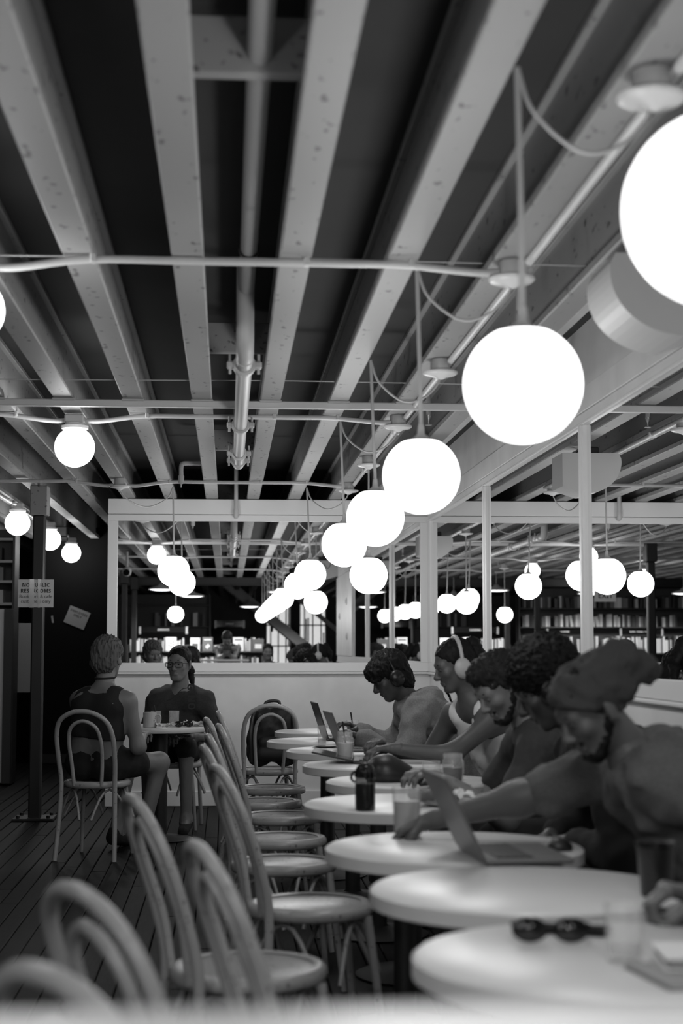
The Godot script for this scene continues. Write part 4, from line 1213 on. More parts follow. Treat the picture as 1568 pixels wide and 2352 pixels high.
	if tank:
		var m1 := hip + spine * 0.45 - fwd * 0.02
		var m2 := hip + spine * 0.78 - fwd * 0.02
		for s in [1.0, -1.0]:
			top.cap(hip + left * s * 0.075 * g + V(0, 0.02, 0), m1 + left * s * 0.062 * g, 0.105 * g + x, 0.098 * g + x)
			top.cap(m1 + left * s * 0.062 * g, m2 + sl * s * 0.075 * g, 0.098 * g + x, 0.1 * g + x)
			top.cap(m2 + sl * s * 0.07 * g, nk + sl * s * 0.085 + V(0, -0.06, 0), 0.096 * g + x, 0.06 + x)
		if c.get("scoop", 0.0) > 0.0: top.ell(nk + fwd * 0.1 + V(0, 0.02, 0), V(0.085, 0.13, 0.085), true, RY(c.face))
	else:
		torso.call(top, x, c.get("shirt_low", 0.0))
	if c.get("hood", 0.0) > 0.0:
		var hr0: float = c.hood
		top.cap(nk + sl * 0.085 + fwd * 0.03 + V(0, -0.02, 0), nk + sl * 0.07 - fwd * 0.07 + V(0, 0.02, 0), hr0 * 0.8, hr0)
		top.cap(nk - sl * 0.085 + fwd * 0.03 + V(0, -0.02, 0), nk - sl * 0.07 - fwd * 0.07 + V(0, 0.02, 0), hr0 * 0.8, hr0)
		top.cap(nk + sl * 0.07 - fwd * 0.07 + V(0, 0.02, 0), nk - sl * 0.07 - fwd * 0.07 + V(0, 0.02, 0), hr0)
		top.cap(nk - fwd * 0.09 + V(0, 0.01, 0), nk - fwd * 0.14 + V(0, -0.1, 0), hr0, hr0 * 0.6)
	var sleeve: float = c.get("sleeve", 0.55)
	if sleeve > 0.0:
		for arm in [[shl, el, wl], [shr, er, wr]]:
			if sleeve <= 1.0:
				var e: Vector3 = (arm[0] as Vector3).lerp(arm[1], sleeve + 0.12)
				top.cap(arm[0], e, 0.058 * sqrt(g) + x, 0.05 * sqrt(g) + x)
				top.cuts.append([(arm[0] as Vector3).lerp(arm[1], sleeve), ((arm[1] - arm[0]) as Vector3).normalized(), arm[0]])
			else:
				top.cap(arm[0], arm[1], 0.054 * sqrt(g) + x, 0.047 * sqrt(g) + x)
				top.cap(arm[1], (arm[1] as Vector3).lerp(arm[2], 0.93), 0.047 * sqrt(g) + x, 0.032 + x)
	top.cuts = []      # sleeves end round the arm; hems follow the capsules
	var neck_dir := (nb - nk).normalized()
	var scoop: float = c.get("scoop", 0.0)
	if not tank and not c.has("hood"): top.cuts.append([nk + V(0, 0.045 - scoop, 0) + fwd * 0.0, (V(0, 1, 0) + fwd * c.get("scoop_tilt", 0.35)).normalized()])
	if c.has("crop"): top.cuts.append([hip + spine * c.crop, -spine.normalized()])
	part("shirt", top.geo(cell * 0.9), c.cloth, t)
	var tr := Field.new()
	tr.k = 0.04; tr.noise = fold; tr.amp = 0.008
	for s in [left, -left]: tr.cap(hip + s * 0.075 * g, hip + s * 0.07 * g + spine * 0.16, 0.112 * g, 0.108 * g)
	var leg: float = c.get("trouser", 1.9)
	for l in [[hl, kl, al], [hr, kr, ar]]:
		var e1: Vector3 = (l[0] as Vector3).lerp(l[1], minf(leg, 1.0))
		tr.cap(l[0], e1, 0.1 * g, 0.07 if leg >= 1.0 else 0.085)
		if leg > 1.0: tr.cap(l[1], (l[1] as Vector3).lerp(l[2], leg - 1.0), 0.068, 0.052)
	part("trousers", tr.geo(cell), c.legs, t)
	for s in [al, ar]:
		part("shoe", Field.new().cap(s + V(0, -0.02, 0) - fwd * 0.03, s + toe * 1.1, 0.045, 0.036).cap(s + V(0, 0.02, 0), s, 0.042).geo(0.015), c.get("shoes", M.black_cloth), t)
	# brows and eyes
	var HT := Transform3D(hb * Basis.from_scale(Vector3.ONE * hs), hd)
	var br := Geo.new()
	for s in [-1.0, 1.0]:
		br.tube([HT * V(s * 0.014, 0.0235, 0.0885), HT * V(s * 0.031, 0.0275, 0.087), HT * V(s * 0.047, 0.02, 0.077)], [0.003, 0.0038, 0.002], 6)
	part("eyebrows", br, c.hair, t)
	var ey := Geo.new()
	for s in [-1.0, 1.0]:
		ey.lathe([Vector2(0, -0.0062), Vector2(0.004, -0.005), Vector2(0.0062, 0), Vector2(0.004, 0.005), Vector2(0, 0.0062)], 10, HT * T(V(s * 0.0315, 0.0005, 0.0835)), 90)
	part("eyes", ey, M.eye, t)
	if c.has("style"): hair(t, c, HT)
	t.set_meta("head_at", HT)
	return t

func hair(t: Node3D, c: Dictionary, HT: Transform3D) -> void:
	var f := Field.new()
	f.k = 0.02
	f.noise = rough_noise(c.get("hair_freq", 75.0), 7)
	f.noise.fractal_octaves = 2
	f.amp = c.get("hair_amp", 0.014)
	f.stretch = c.get("strands", V(1, 0.3, 0.6))
	match c.style:
		"short":
			f.ell(V(0, 0.046, -0.018), V(0.083, 0.09, 0.1))
			f.ell(V(0, 0.09, 0.03), V(0.062, 0.045, 0.07))
			f.ell(V(0, -0.02, -0.06), V(0.068, 0.07, 0.055))
			f.ell(V(0, -0.035, 0.105), V(0.11, 0.092, 0.095), true)
		"tousled":
			f.ell(V(0, 0.05, -0.02), V(0.093, 0.098, 0.108))
			f.ell(V(0.02, 0.09, 0.03), V(0.075, 0.05, 0.075))
			f.ell(V(0, -0.015, -0.065), V(0.085, 0.08, 0.06))
			f.ell(V(0, -0.04, 0.115), V(0.1, 0.095, 0.1), true)
		"fringe":
			f.ell(V(0, 0.05, -0.018), V(0.09, 0.096, 0.108))
			f.ell(V(0, 0.065, 0.055), V(0.074, 0.05, 0.062))
			f.cap(V(-0.05, 0.035, 0.085), V(0.05, 0.03, 0.088), 0.02)
			f.ell(V(0, -0.03, -0.06), V(0.076, 0.09, 0.06))
			f.ell(V(0, -0.065, 0.1), V(0.1, 0.085, 0.1), true)
		"curly":
			f.ell(V(0, 0.06, -0.025), V(0.108, 0.105, 0.118))
			f.ell(V(0, -0.02, -0.07), V(0.1, 0.1, 0.07))
			f.ell(V(0, -0.045, 0.115), V(0.09, 0.09, 0.1), true)
		"back":
			f.ell(V(0, 0.043, -0.018), V(0.082, 0.088, 0.102))
			f.ell(V(0, 0.0, -0.07), V(0.062, 0.06, 0.05))
			f.ell(V(0, -0.028, 0.098), V(0.1, 0.096, 0.096), true)
			f.ell(V(0, -0.07, -0.02), V(0.09, 0.035, 0.05), true)
		"buzz":
			f.ell(V(0, 0.038, -0.014), V(0.08, 0.089, 0.1))
			f.ell(V(0, -0.04, 0.09), V(0.1, 0.1, 0.1), true)
			f.ell(V(0, -0.08, -0.03), V(0.09, 0.055, 0.07), true)
	part("hair", f.geo(0.0058), c.hair, t, HT)
	match c.get("tail", ""):
		"ponytail":
			var p := Field.new()
			p.k = 0.02; p.noise = rough_noise(60.0, 3); p.amp = 0.01
			p.cap(V(0, 0.0, -0.11), V(0.03, -0.05, -0.135), 0.022, 0.03)
			p.cap(V(0.03, -0.05, -0.135), V(0.06, -0.16, -0.12), 0.03, 0.012)
			part("ponytail", p.geo(0.008), c.hair, t, HT)
		"bun":
			var p := Field.new()
			p.k = 0.03; p.noise = rough_noise(60.0, 3); p.amp = 0.014
			p.cap(V(0, 0.07, -0.115), V(0.01, -0.02, -0.135), 0.042, 0.034)
			p.cap(V(0.01, -0.02, -0.135), V(0.02, -0.1, -0.12), 0.03, 0.02)
			part("bun", p.geo(0.009), c.hair, t, HT)
			var q := Field.new()
			q.k = 0.01; q.noise = rough_noise(70.0, 5); q.amp = 0.006
			q.cap(V(-0.07, -0.02, 0.03), V(-0.075, -0.11, 0.05), 0.012, 0.009)
			q.cap(V(-0.075, -0.11, 0.05), V(-0.06, -0.17, 0.045), 0.009, 0.005)
			part("loose_strand", q.geo(0.006), c.hair, t, HT)
	if c.get("beard", 0.0) > 0.0:
		var b := Field.new()
		b.k = 0.015; b.noise = rough_noise(70.0, 11); b.amp = 0.006
		var w: float = c.beard
		b.cap(V(-0.057, -0.03, -0.002), V(-0.026, -0.098, 0.05), 0.018 + w, 0.018 + w)
		b.cap(V(0.057, -0.03, -0.002), V(0.026, -0.098, 0.05), 0.018 + w, 0.018 + w)
		b.cap(V(-0.018, -0.104, 0.06), V(0.018, -0.104, 0.06), 0.019 + w)
		b.cap(V(-0.022, -0.053, 0.079), V(0.022, -0.053, 0.079), 0.0085)
		part("beard", b.geo(0.006), c.hair, t, HT)

func headphones(label: String, HT: Transform3D, m: Material, pad: Material, big := 1.0, back := 0.0) -> void:
	var t := thing("headphones", label, "headphones", HT.origin, 0, "over-ear headphones")
	var L := Transform3D(HT.basis * RX(-back), Vector3.ZERO)
	var arc := []
	for i in 17:
		var a := lerpf(-0.12, PI + 0.12, i / 16.0)
		arc.append(L * V(cos(a) * 0.094, 0.012 + sin(a) * 0.128, -0.012))
	part("headband", Geo.new().tube(arc, 0.0085 * big, 8), m, t)
	var arc2 := []
	for i in 11:
		var a := lerpf(0.7, PI - 0.7, i / 10.0)
		arc2.append(L * V(cos(a) * 0.089, 0.012 + sin(a) * 0.121, -0.012))
	part("cushion", Geo.new().tube(arc2, 0.01 * big, 8), pad, t)
	for s in [-1.0, 1.0]:
		var at := L * T(V(s * 0.088, -0.012, -0.012), RZ(-90.0 * s))
		part("ear_cup", Geo.new().lathe([Vector2(0.026 * big, -0.012), Vector2(0.036 * big, -0.008), Vector2(0.04 * big, 0.004), Vector2(0.036 * big, 0.018), Vector2(0.02 * big, 0.026), Vector2(0, 0.028)], 22, at * Transform3D(Basis.from_scale(V(1.15, 1, 0.95)), Vector3.ZERO)), m, t)
		part("ear_pad", Geo.new().lathe([Vector2(0.012, -0.022), Vector2(0.028 * big, -0.022), Vector2(0.034 * big, -0.014), Vector2(0.03 * big, -0.006)], 22, at * Transform3D(Basis.from_scale(V(1.15, 1, 0.95)), Vector3.ZERO)), pad, t)

func glasses(t: Node3D, HT: Transform3D) -> void:
	for s in [-1.0, 1.0]:
		var ring := []
		for i in 20:
			var a := TAU * i / 20.0
			var sx := signf(cos(a)) * pow(absf(cos(a)), 0.55); var sy := signf(sin(a)) * pow(absf(sin(a)), 0.55)
			ring.append(HT * V(s * 0.036 + sx * 0.027, -0.003 + sy * 0.019, 0.104 - absf(sx * s) * 0.002 - 0.008 * maxf(0.0, sx * s)))
		part("spectacle_rim", Geo.new().tube(ring, 0.0024, 6, true), M.black_plastic, t)
		part("temple_arm", Geo.new().tube([HT * V(s * 0.063, 0.006, 0.094), HT * V(s * 0.077, 0.006, 0.04), HT * V(s * 0.082, 0.004, -0.02), HT * V(s * 0.08, -0.02, -0.034)], 0.0022, 6), M.black_plastic, t)
	part("bridge", Geo.new().tube([HT * V(-0.01, 0.002, 0.104), HT * V(0, 0.006, 0.107), HT * V(0.01, 0.002, 0.104)], 0.0024, 6), M.black_plastic, t)

func people() -> void:
	head_geo = make_head()
	hand_flat = make_hand(0.35)
	hand_grip = make_hand(1.0)
	mat("skin_light", 0.17, 0.5); mat("skin_mid", 0.11, 0.5); mat("skin_tan", 0.085, 0.5); mat("skin_deep", 0.055, 0.45)
	mat("hair_black", 0.007, 0.6, {"spec": 0.3}); mat("hair_brown", 0.016, 0.6, {"spec": 0.3}); mat("hair_fair", 0.1, 0.6, {"spec": 0.3})
	mat("eye", 0.01, 0.1)
	var weave := noise_tex(0.05, 0.75, 1.0, 3, 21)
	mat("black_cloth", 0.012, 0.9); mat("charcoal_cloth", 0.035, 0.9); mat("beanie_knit", 0.05, 0.95, {"tex": weave, "scale": V(6, 6, 6)})
	mat("grey_tee", 0.05, 0.9, {"tex": weave, "scale": V(3, 3, 3)}); mat("tee_print", 0.03, 0.85)
	mat("hoodie_cloth", 0.26, 0.95, {"tex": weave, "scale": V(4, 4, 4)}); mat("jacket_cloth", 0.115, 0.9, {"tex": weave, "scale": V(4, 4, 4)})
	mat("white_cloth", 0.75, 0.9); mat("black_plastic", 0.012, 0.25); mat("pale_plastic", 0.42, 0.4); mat("pale_pad", 0.35, 0.7); mat("shirt_mid", 0.06, 0.9, {"tex": weave})
	var seat := 0.56
	# person in the beanie, at the silver laptop
	var p := person({"label": "person in a slouchy knit beanie bent over the silver laptop", "hip": V(1.36, seat, -3.95), "face": -90.0, "head": V(0.925, 1.115, -3.95), "look": V(-0.8, -0.5, 0.2), "hand_l": V(1.13, 0.68, -3.72), "hand_r": V(0.56, 0.795, -4.34), "head_size": 0.97, "pole_l": V(0.6, -1, 0.5), "skin": M.skin_tan, "cloth": M.jacket_cloth, "legs": M.charcoal_cloth, "hair": M.hair_black, "sleeve": 0.6, "girth": 1.12, "shoulder": 0.2, "style": "buzz", "beard": 0.003, "cell": 0.013, "fold": 0.02, "shrug": 0.045, "hood": 0.045})
	beanie(p)
	# dark-haired person in black with headphones
	p = person({"label": "person in black with curly dark hair and dark headphones", "hip": V(1.42, seat, -4.85), "face": -90.0, "head": V(0.99, 1.145, -4.85), "look": V(-0.85, -0.5, -0.1), "hand_l": V(1.06, 0.68, -4.8), "hand_r": V(1.04, 0.68, -5.0), "skin": M.skin_deep, "cloth": M.black_cloth, "legs": M.black_cloth, "hair": M.hair_black, "sleeve": 1.8, "style": "curly", "hair_freq": 85.0, "hair_amp": 0.018, "strands": V(1, 1, 1), "girth": 1.05})
	headphones("black over-ear headphones with a bright hinge on curly dark hair", p.transform * (p.get_meta("head_at") as Transform3D), M.black_plastic, M.black_cloth, 1.0, 25.0)
	# short-haired person in a dark tee
	p = person({"label": "bearded person in a dark tee leaning on bare forearms", "hip": V(1.4, seat, -5.75), "face": -92.0, "head": V(1.0, 1.125, -5.72), "look": V(-0.72, -0.5, 0.28), "hand_l": V(0.8, 0.785, -5.66), "hand_r": V(0.78, 0.785, -5.9), "pole_l": V(0.35, -1, 0.6), "skin": M.skin_light, "cloth": M.shirt_mid, "legs": M.charcoal_cloth, "hair": M.hair_brown, "sleeve": 0.5, "style": "short", "beard": 0.003, "girth": 1.08, "shoulder": 0.19})
	# person in a white tank with pale headphones
	p = person({"label": "person in a white tank top wearing pale headphones", "hip": V(1.42, seat, -7.35), "face": -64.0, "head": V(1.06, 1.185, -7.3), "look": V(-0.94, -0.28, 0.16), "hand_l": V(0.76, 0.815, -7.1), "hand_r": V(0.76, 0.81, -7.4), "pole_l": V(0.3, -1, 0.3), "skin": M.skin_tan, "cloth": M.white_cloth, "legs": M.black_cloth, "hair": M.hair_black, "sleeve": 0.0, "scoop": 0.02, "scoop_tilt": 0.8, "tank": true, "girth": 1.12, "style": "back", "tail": "bun", "hair_amp": 0.006, "head_size": 0.97, "loose": 0.01})
	headphones("pale grey over-ear headphones on pulled-back dark hair", p.transform * (p.get_meta("head_at") as Transform3D), M.pale_plastic, M.pale_pad, 1.12, 12.0)
	# person in the hoodie
	p = person({"label": "person in a pale grey hoodie hunched over the corner table", "hip": V(1.36, seat, -8.45), "face": -90.0, "head": V(0.865, 1.115, -8.35), "look": V(-0.86, -0.46, 0.14), "hand_l": V(0.7, 0.8, -8.14), "hand_r": V(0.72, 0.82, -8.6), "pole_l": V(0.25, -1, 0.35), "skin": M.skin_deep, "cloth": M.hoodie_cloth, "legs": M.charcoal_cloth, "hair": M.hair_black, "sleeve": 1.9, "style": "fringe", "hair_amp": 0.012, "loose": 0.022, "fold": 0.024, "shrug": 0.03, "hood": 0.05})
	var HT: Transform3D = p.get_meta("head_at")
	headphones("black over-ear headphones on dark fringed hair", p.transform * HT, M.black_plastic, M.black_cloth, 1.05, 5.0)
	# couple at the back table
	p = person({"label": "person with short fair hair in a black crop top, seen from behind", "hip": V(-0.8, seat, -9.82), "face": 158.0, "head": V(-0.735, 1.2, -9.85), "look": V(0.32, -0.05, -0.9), "hand_l": V(-0.75, 0.78, -10.2), "hand_r": V(-0.52, 0.72, -10.0), "pole_r": V(0.2, -1, 0.2), "skin": M.skin_light, "cloth": M.black_cloth, "legs": M.black_cloth, "hair": M.hair_fair, "sleeve": 0.0, "tank": true, "crop": 0.34, "trouser": 0.55, "style": "tousled", "hair_freq": 75.0, "hair_amp": 0.016, "strands": V(1, 0.16, 0.7), "cell": 0.013, "girth": 0.98, "shoulder": 0.165, "knees": [V(-0.62, 0.55, -10.26), V(-0.42, 0.55, -10.02)], "ankles": [V(-0.7, 0.09, -10.15), V(-0.52, 0.09, -9.98)], "loose": 0.008, "fold": 0.006})
	HT = p.get_meta("head_at")
	var ch := []
	for i in 20:
		var a := TAU * i / 20.0
		ch.append(p.transform * HT * V(cos(a) * 0.06, -0.118 + sin(a) * 0.008, -0.032 + sin(a) * 0.06))
	solo("choker", Geo.new().tube(ch, 0.006, 6, true), M.black_cloth, "dark choker around the neck of the person with fair hair", "necklace")
	p = person({"label": "person in glasses and a grey tee facing the room", "hip": V(-0.36, seat, -11.3), "face": -6.0, "head": V(-0.335, 1.155, -11.12), "look": V(-0.33, -0.02, 0.94), "hand_l": V(-0.22, 0.66, -10.95), "hand_r": V(-0.42, 0.66, -10.95), "skin": M.skin_light, "cloth": M.grey_tee, "legs": M.black_cloth, "hair": M.hair_black, "sleeve": 0.62, "style": "back", "tail": "ponytail", "hair_amp": 0.005, "girth": 1.02, "shoulder": 0.168, "scoop": 0.0, "scoop_tilt": 0.3, "loose": 0.012, "trouser": 1.1, "cell": 0.013})
	glasses(p, p.get_meta("head_at"))
	HT = p.get_meta("head_at")
	var pr := Geo.new()
	pr.tube(spline([V(-0.42, 0.9, -10.985), V(-0.36, 0.93, -10.975), V(-0.31, 0.98, -10.985), V(-0.27, 0.99, -10.99)], 4), 0.003, 5)
	part("chest_print", Geo.new().add(pr, T(-p.position)), M.tee_print, p)
	text("chest_lettering", "GINO", 0.05, M.tee_print, p, T(V(-0.245, 0.93, -10.98) - p.position, RZ(-88)), true)
	# person at the near right edge, resting a hand by a dark cup
	p = person({"label": "person in charcoal reaching in at the bare table beside the dark cup", "hip": V(1.42, seat, -2.75), "face": -92.0, "head": V(1.14, 1.2, -2.75), "look": V(-0.9, -0.3, -0.1), "hand_l": V(1.0, 0.8, -2.35), "hand_r": V(0.92, 0.79, -3.0), "pole_r": V(0.3, -1, -0.2), "skin": M.skin_mid, "cloth": M.charcoal_cloth, "legs": M.black_cloth, "hair": M.hair_brown, "sleeve": 0.6, "style": "short", "grip": true, "cell": 0.018})
	# people seen in the mirrors only
	p = person({"label": "dark-haired person facing the back mirror, seen only as a reflection", "hip": V(-0.99, seat, -3.8), "face": 180.0, "head": V(-0.97, 1.16, -3.9), "look": V(0.02, -0.1, -1), "hand_l": V(-1.14, 0.7, -4.2), "hand_r": V(-0.84, 0.7, -4.2), "skin": M.skin_light, "cloth": M.charcoal_cloth, "legs": M.black_cloth, "hair": M.hair_black, "style": "fringe", "hair_amp": 0.02, "cell": 0.022})
	p = person({"label": "person with hair tied up beyond the counter, seen only as a reflection", "hip": V(0.72, seat, -0.85), "face": 180.0, "head": V(0.64, 1.2, -0.95), "look": V(0, -0.08, -1), "hand_l": V(0.58, 0.78, -1.2), "hand_r": V(0.85, 0.78, -1.2), "skin": M.skin_light, "cloth": M.shirt_mid, "legs": M.black_cloth, "hair": M.hair_brown, "style": "back", "tail": "bun", "cell": 0.022})
	# the photographer, seen in the back mirror
	p = person({"label": "photographer in a black tank top, seen in the back mirror", "hip": V(0.06, 0.62, 0.62), "face": 180.0, "head": V(0.0, 1.42, 0.3), "look": V(0.0, -0.75, -0.66), "hand_l": V(0.075, 1.24, 0.16), "hand_r": V(-0.075, 1.24, 0.16), "fingers_l": V(0.3, 0.4, -0.7), "fingers_r": V(-0.3, 0.4, -0.7), "pole_l": V(-0.8, -0.7, 0.2), "pole_r": V(0.8, -0.7, 0.2), "skin": M.skin_light, "cloth": M.black_cloth, "legs": M.black_cloth, "hair": M.hair_brown, "sleeve": 0.0, "tank": true, "style": "buzz", "hair_amp": 0.004, "grip": true, "cell": 0.02, "knees": [V(-0.12, 0.66, 0.25), V(0.2, 0.66, 0.25)], "ankles": [V(-0.12, 0.24, 0.32), V(0.2, 0.24, 0.32)]})
	var cm := thing("hand_camera", "black camera held by the photographer, seen in the back mirror", "camera", V(0, 1.27, 0.1))
	part("body", Geo.new().box(V(0, 0, 0), V(0.13, 0.08, 0.035), 0.008).box(V(0, 0.045, 0), V(0.045, 0.03, 0.035), 0.008), M.black_plastic, cm)
	part("lens_barrel", Geo.new().lathe([Vector2(0.022, 0.0), Vector2(0.032, 0.002), Vector2(0.034, 0.05), Vector2(0.03, 0.055), Vector2(0.026, 0.045), Vector2(0.0, 0.04)], 20, T(V(0, 0, -0.016), RX(-90))), M.black_plastic, cm)
	var st := thing("bar_stool", "dark stool under the photographer, seen in the back mirror", "stool", V(0.06, 0, 0.66))
	part("seat", Geo.new().lathe([Vector2(0, 0.49), Vector2(0.17, 0.49), Vector2(0.175, 0.5), Vector2(0.165, 0.515), Vector2(0, 0.51)], 20), M.iron, st)
	for k in 4:
		var a := PI / 4 + k * PI / 2
		part("leg", Geo.new().tube([V(cos(a) * 0.2, 0, sin(a) * 0.2), V(cos(a) * 0.13, 0.49, sin(a) * 0.13)], 0.012, 6), M.iron, st)

func beanie(p: Node3D) -> void:
	var HT: Transform3D = p.get_meta("head_at")
	var f := Field.new()
	f.k = 0.03; f.noise = rough_noise(16.0, 2); f.amp = 0.014
	f.ell(V(0, 0.04, -0.012), V(0.091, 0.092, 0.112))
	f.ell(V(0, 0.05, -0.08), V(0.084, 0.082, 0.085))
	f.cap(V(0, 0.065, -0.14), V(0.0, 0.0, -0.19), 0.052, 0.036)
	f.cuts.append([V(0, -0.008, 0.0), V(0, -1, 0.72).normalized()])
	part("beanie", f.geo(0.0065), M.beanie_knit, p, HT)

var book_shapes := []
var book_mats := []

func book(at: Vector3, turn: float, k: int, s: Vector3, m: Material, label: String, group: String, lean := 0.0) -> void:
	var o := MeshInstance3D.new()
	o.name = numbered("book")
	o.mesh = book_shapes[k]
	o.material_override = m
	add_child(o, true)
	o.transform = Transform3D(RY(turn) * RZ(lean) * Basis.from_scale(s), at)
	tag(o, label, "book", group)

func shelf_of_books(x0: float, x1: float, y: float, z: float, turn: float, top: float, label: String, group: String, step: float, pale: float, gaps := 0.08) -> void:
	# books stand along x with the spines to -z (turn 180) or +z (turn 0)
	var x := x0
	while x < x1 - 0.03:
		if rng.randf() < gaps:
			x += rng.randf_range(0.04, 0.12)
			continue
		var w := rng.randf_range(0.6, 1.5) * step
		if x + w > x1: break
		var h := rng.randf_range(0.72, 1.0) * top
		var tone := rng.randf()
		var m: Material = book_mats[rng.randi_range(4, 6)] if tone < pale else book_mats[rng.randi_range(0, 3)]
		var lean := 0.0
		if rng.randf() < 0.06: lean = rng.randf_range(-9.0, 9.0)
		var look: String = {M.cover_2: "black ", M.cover_6: "charcoal ", M.cover_12: "dark grey ", M.cover_20: "mid-grey ", M.cover_50: "light grey ", M.cover_65: "pale ", M.cover_80: "white "}[m]
		if lean != 0.0: look = "leaning " + look
		elif h > top * 0.93: look = "tall " + look
		elif w > step * 1.3: look = "thick " + look
		book(V(x + w / 2, y, z), turn, rng.randi() % 3, V(w / 0.03, h / 0.22, 1), m, look + label, group, lean)
		x += w + 0.002 + absf(lean) * 0.004

func face_out(at: Vector3, turn: float, w: float, h: float, m: Material, label: String, art: Material, style: int, group: String) -> void:
	var t := thing("display_book", label, "book", at, deg_to_rad(turn), group)
	var g := Geo.new().box(V(0, h / 2, 0), V(w, h, 0.02), 0.002)
	part("cover", g, m, t, T(Vector3.ZERO, RX(-9)))
	var d := Geo.new()
	match style:
		0: d.box(V(0, h * 0.4, 0.011), V(w * 0.6, h * 0.35, 0.002))
		1:
			for i in 7: d.box(V((i % 3 - 1) * w * 0.2, h * (0.3 + 0.06 * i), 0.011), V(w * 0.14, h * 0.05, 0.002), 0.0, RZ(i * 37.0))
		2: d.box(V(0, h * 0.82, 0.011), V(w * 0.7, h * 0.08, 0.002)).box(V(0, h * 0.35, 0.011), V(w * 0.3, h * 0.3, 0.002), 0.0, RZ(45))
	part("cover_art", d, art, t, T(Vector3.ZERO, RX(-9)))

func bookcase(called: String, label: String, x0: float, x1: float, z: float, depth: float, boards: Array, height: float, m: Material, back: Material, sides: Material = null) -> Node3D:
	var t := thing(called, label, "bookcase", V((x0 + x1) / 2, 0, z))
	var w := x1 - x0
	for y in boards: part("shelf", Geo.new().box(V(0, y - 0.012, 0), V(w, 0.024, depth), 0.002), m, t)
	for s in [-1.0, 1.0]: part("side_panel", Geo.new().box(V(s * (w / 2 + 0.012), height / 2, 0), V(0.024, height, depth + 0.01), 0.002), sides if sides else m, t)
	part("back_panel", Geo.new().box(V(0, height / 2, depth / 2), V(w, height, 0.012)), back, t)
	return t

func sign_board(label: String, words: String, at: Vector3, w: float, h: float, cap: float, turn := 180.0) -> void:
	var t := thing("shelf_sign", label, "sign", at, deg_to_rad(turn), "section signs above the shelves")
	part("board", Geo.new().box(V(0, 0, 0), V(w, h, 0.012), 0.002), M.black_gloss, t)
	for s in [-1.0, 1.0]: part("end_clip", Geo.new().box(V(s * (w / 2 + 0.02), -0.01, 0), V(0.04, h + 0.03, 0.02), 0.003), M.pale_plastic, t)
	text("lettering", words, cap, M.paper, t, T(V(0, 0, 0.007)), true)

func dish_lamp(at: Vector3, label: String, power: float) -> void:
	var t := thing("dish_lamp", label, "pendant lamp", at, 0, "flat dish lamps over the bookshop")
	part("dish", Geo.new().lathe([Vector2(0.205, -0.012), Vector2(0.21, -0.008), Vector2(0.2, 0.01), Vector2(0.06, 0.05), Vector2(0.03, 0.09), Vector2(0, 0.09)], 28, Transform3D(), 60), M.pipe_paint, t)
	part("diffuser", Geo.new().lathe([Vector2(0, -0.03), Vector2(0.1, -0.026), Vector2(0.17, -0.014), Vector2(0.195, -0.002), Vector2(0, 0.0)], 28), M.globe_glass, t)
	part("cord", Geo.new().tube([V(0, 0.08, 0), V(0, JOIST_Y - at.y, 0)], 0.005, 6), M.cord, t)
	var l := SpotLight3D.new()
	l.name = "lamp_light"
	l.light_energy = power
	l.light_size = 0.15
	l.spot_angle = 80.0
	l.spot_angle_attenuation = 0.3
	l.spot_range = 30.0
	l.spot_attenuation = 2.0
	l.shadow_enabled = true
	t.add_child(l, true)
	l.position = V(0, -0.04, 0)
	l.rotation_degrees = V(-90, 0, 0)

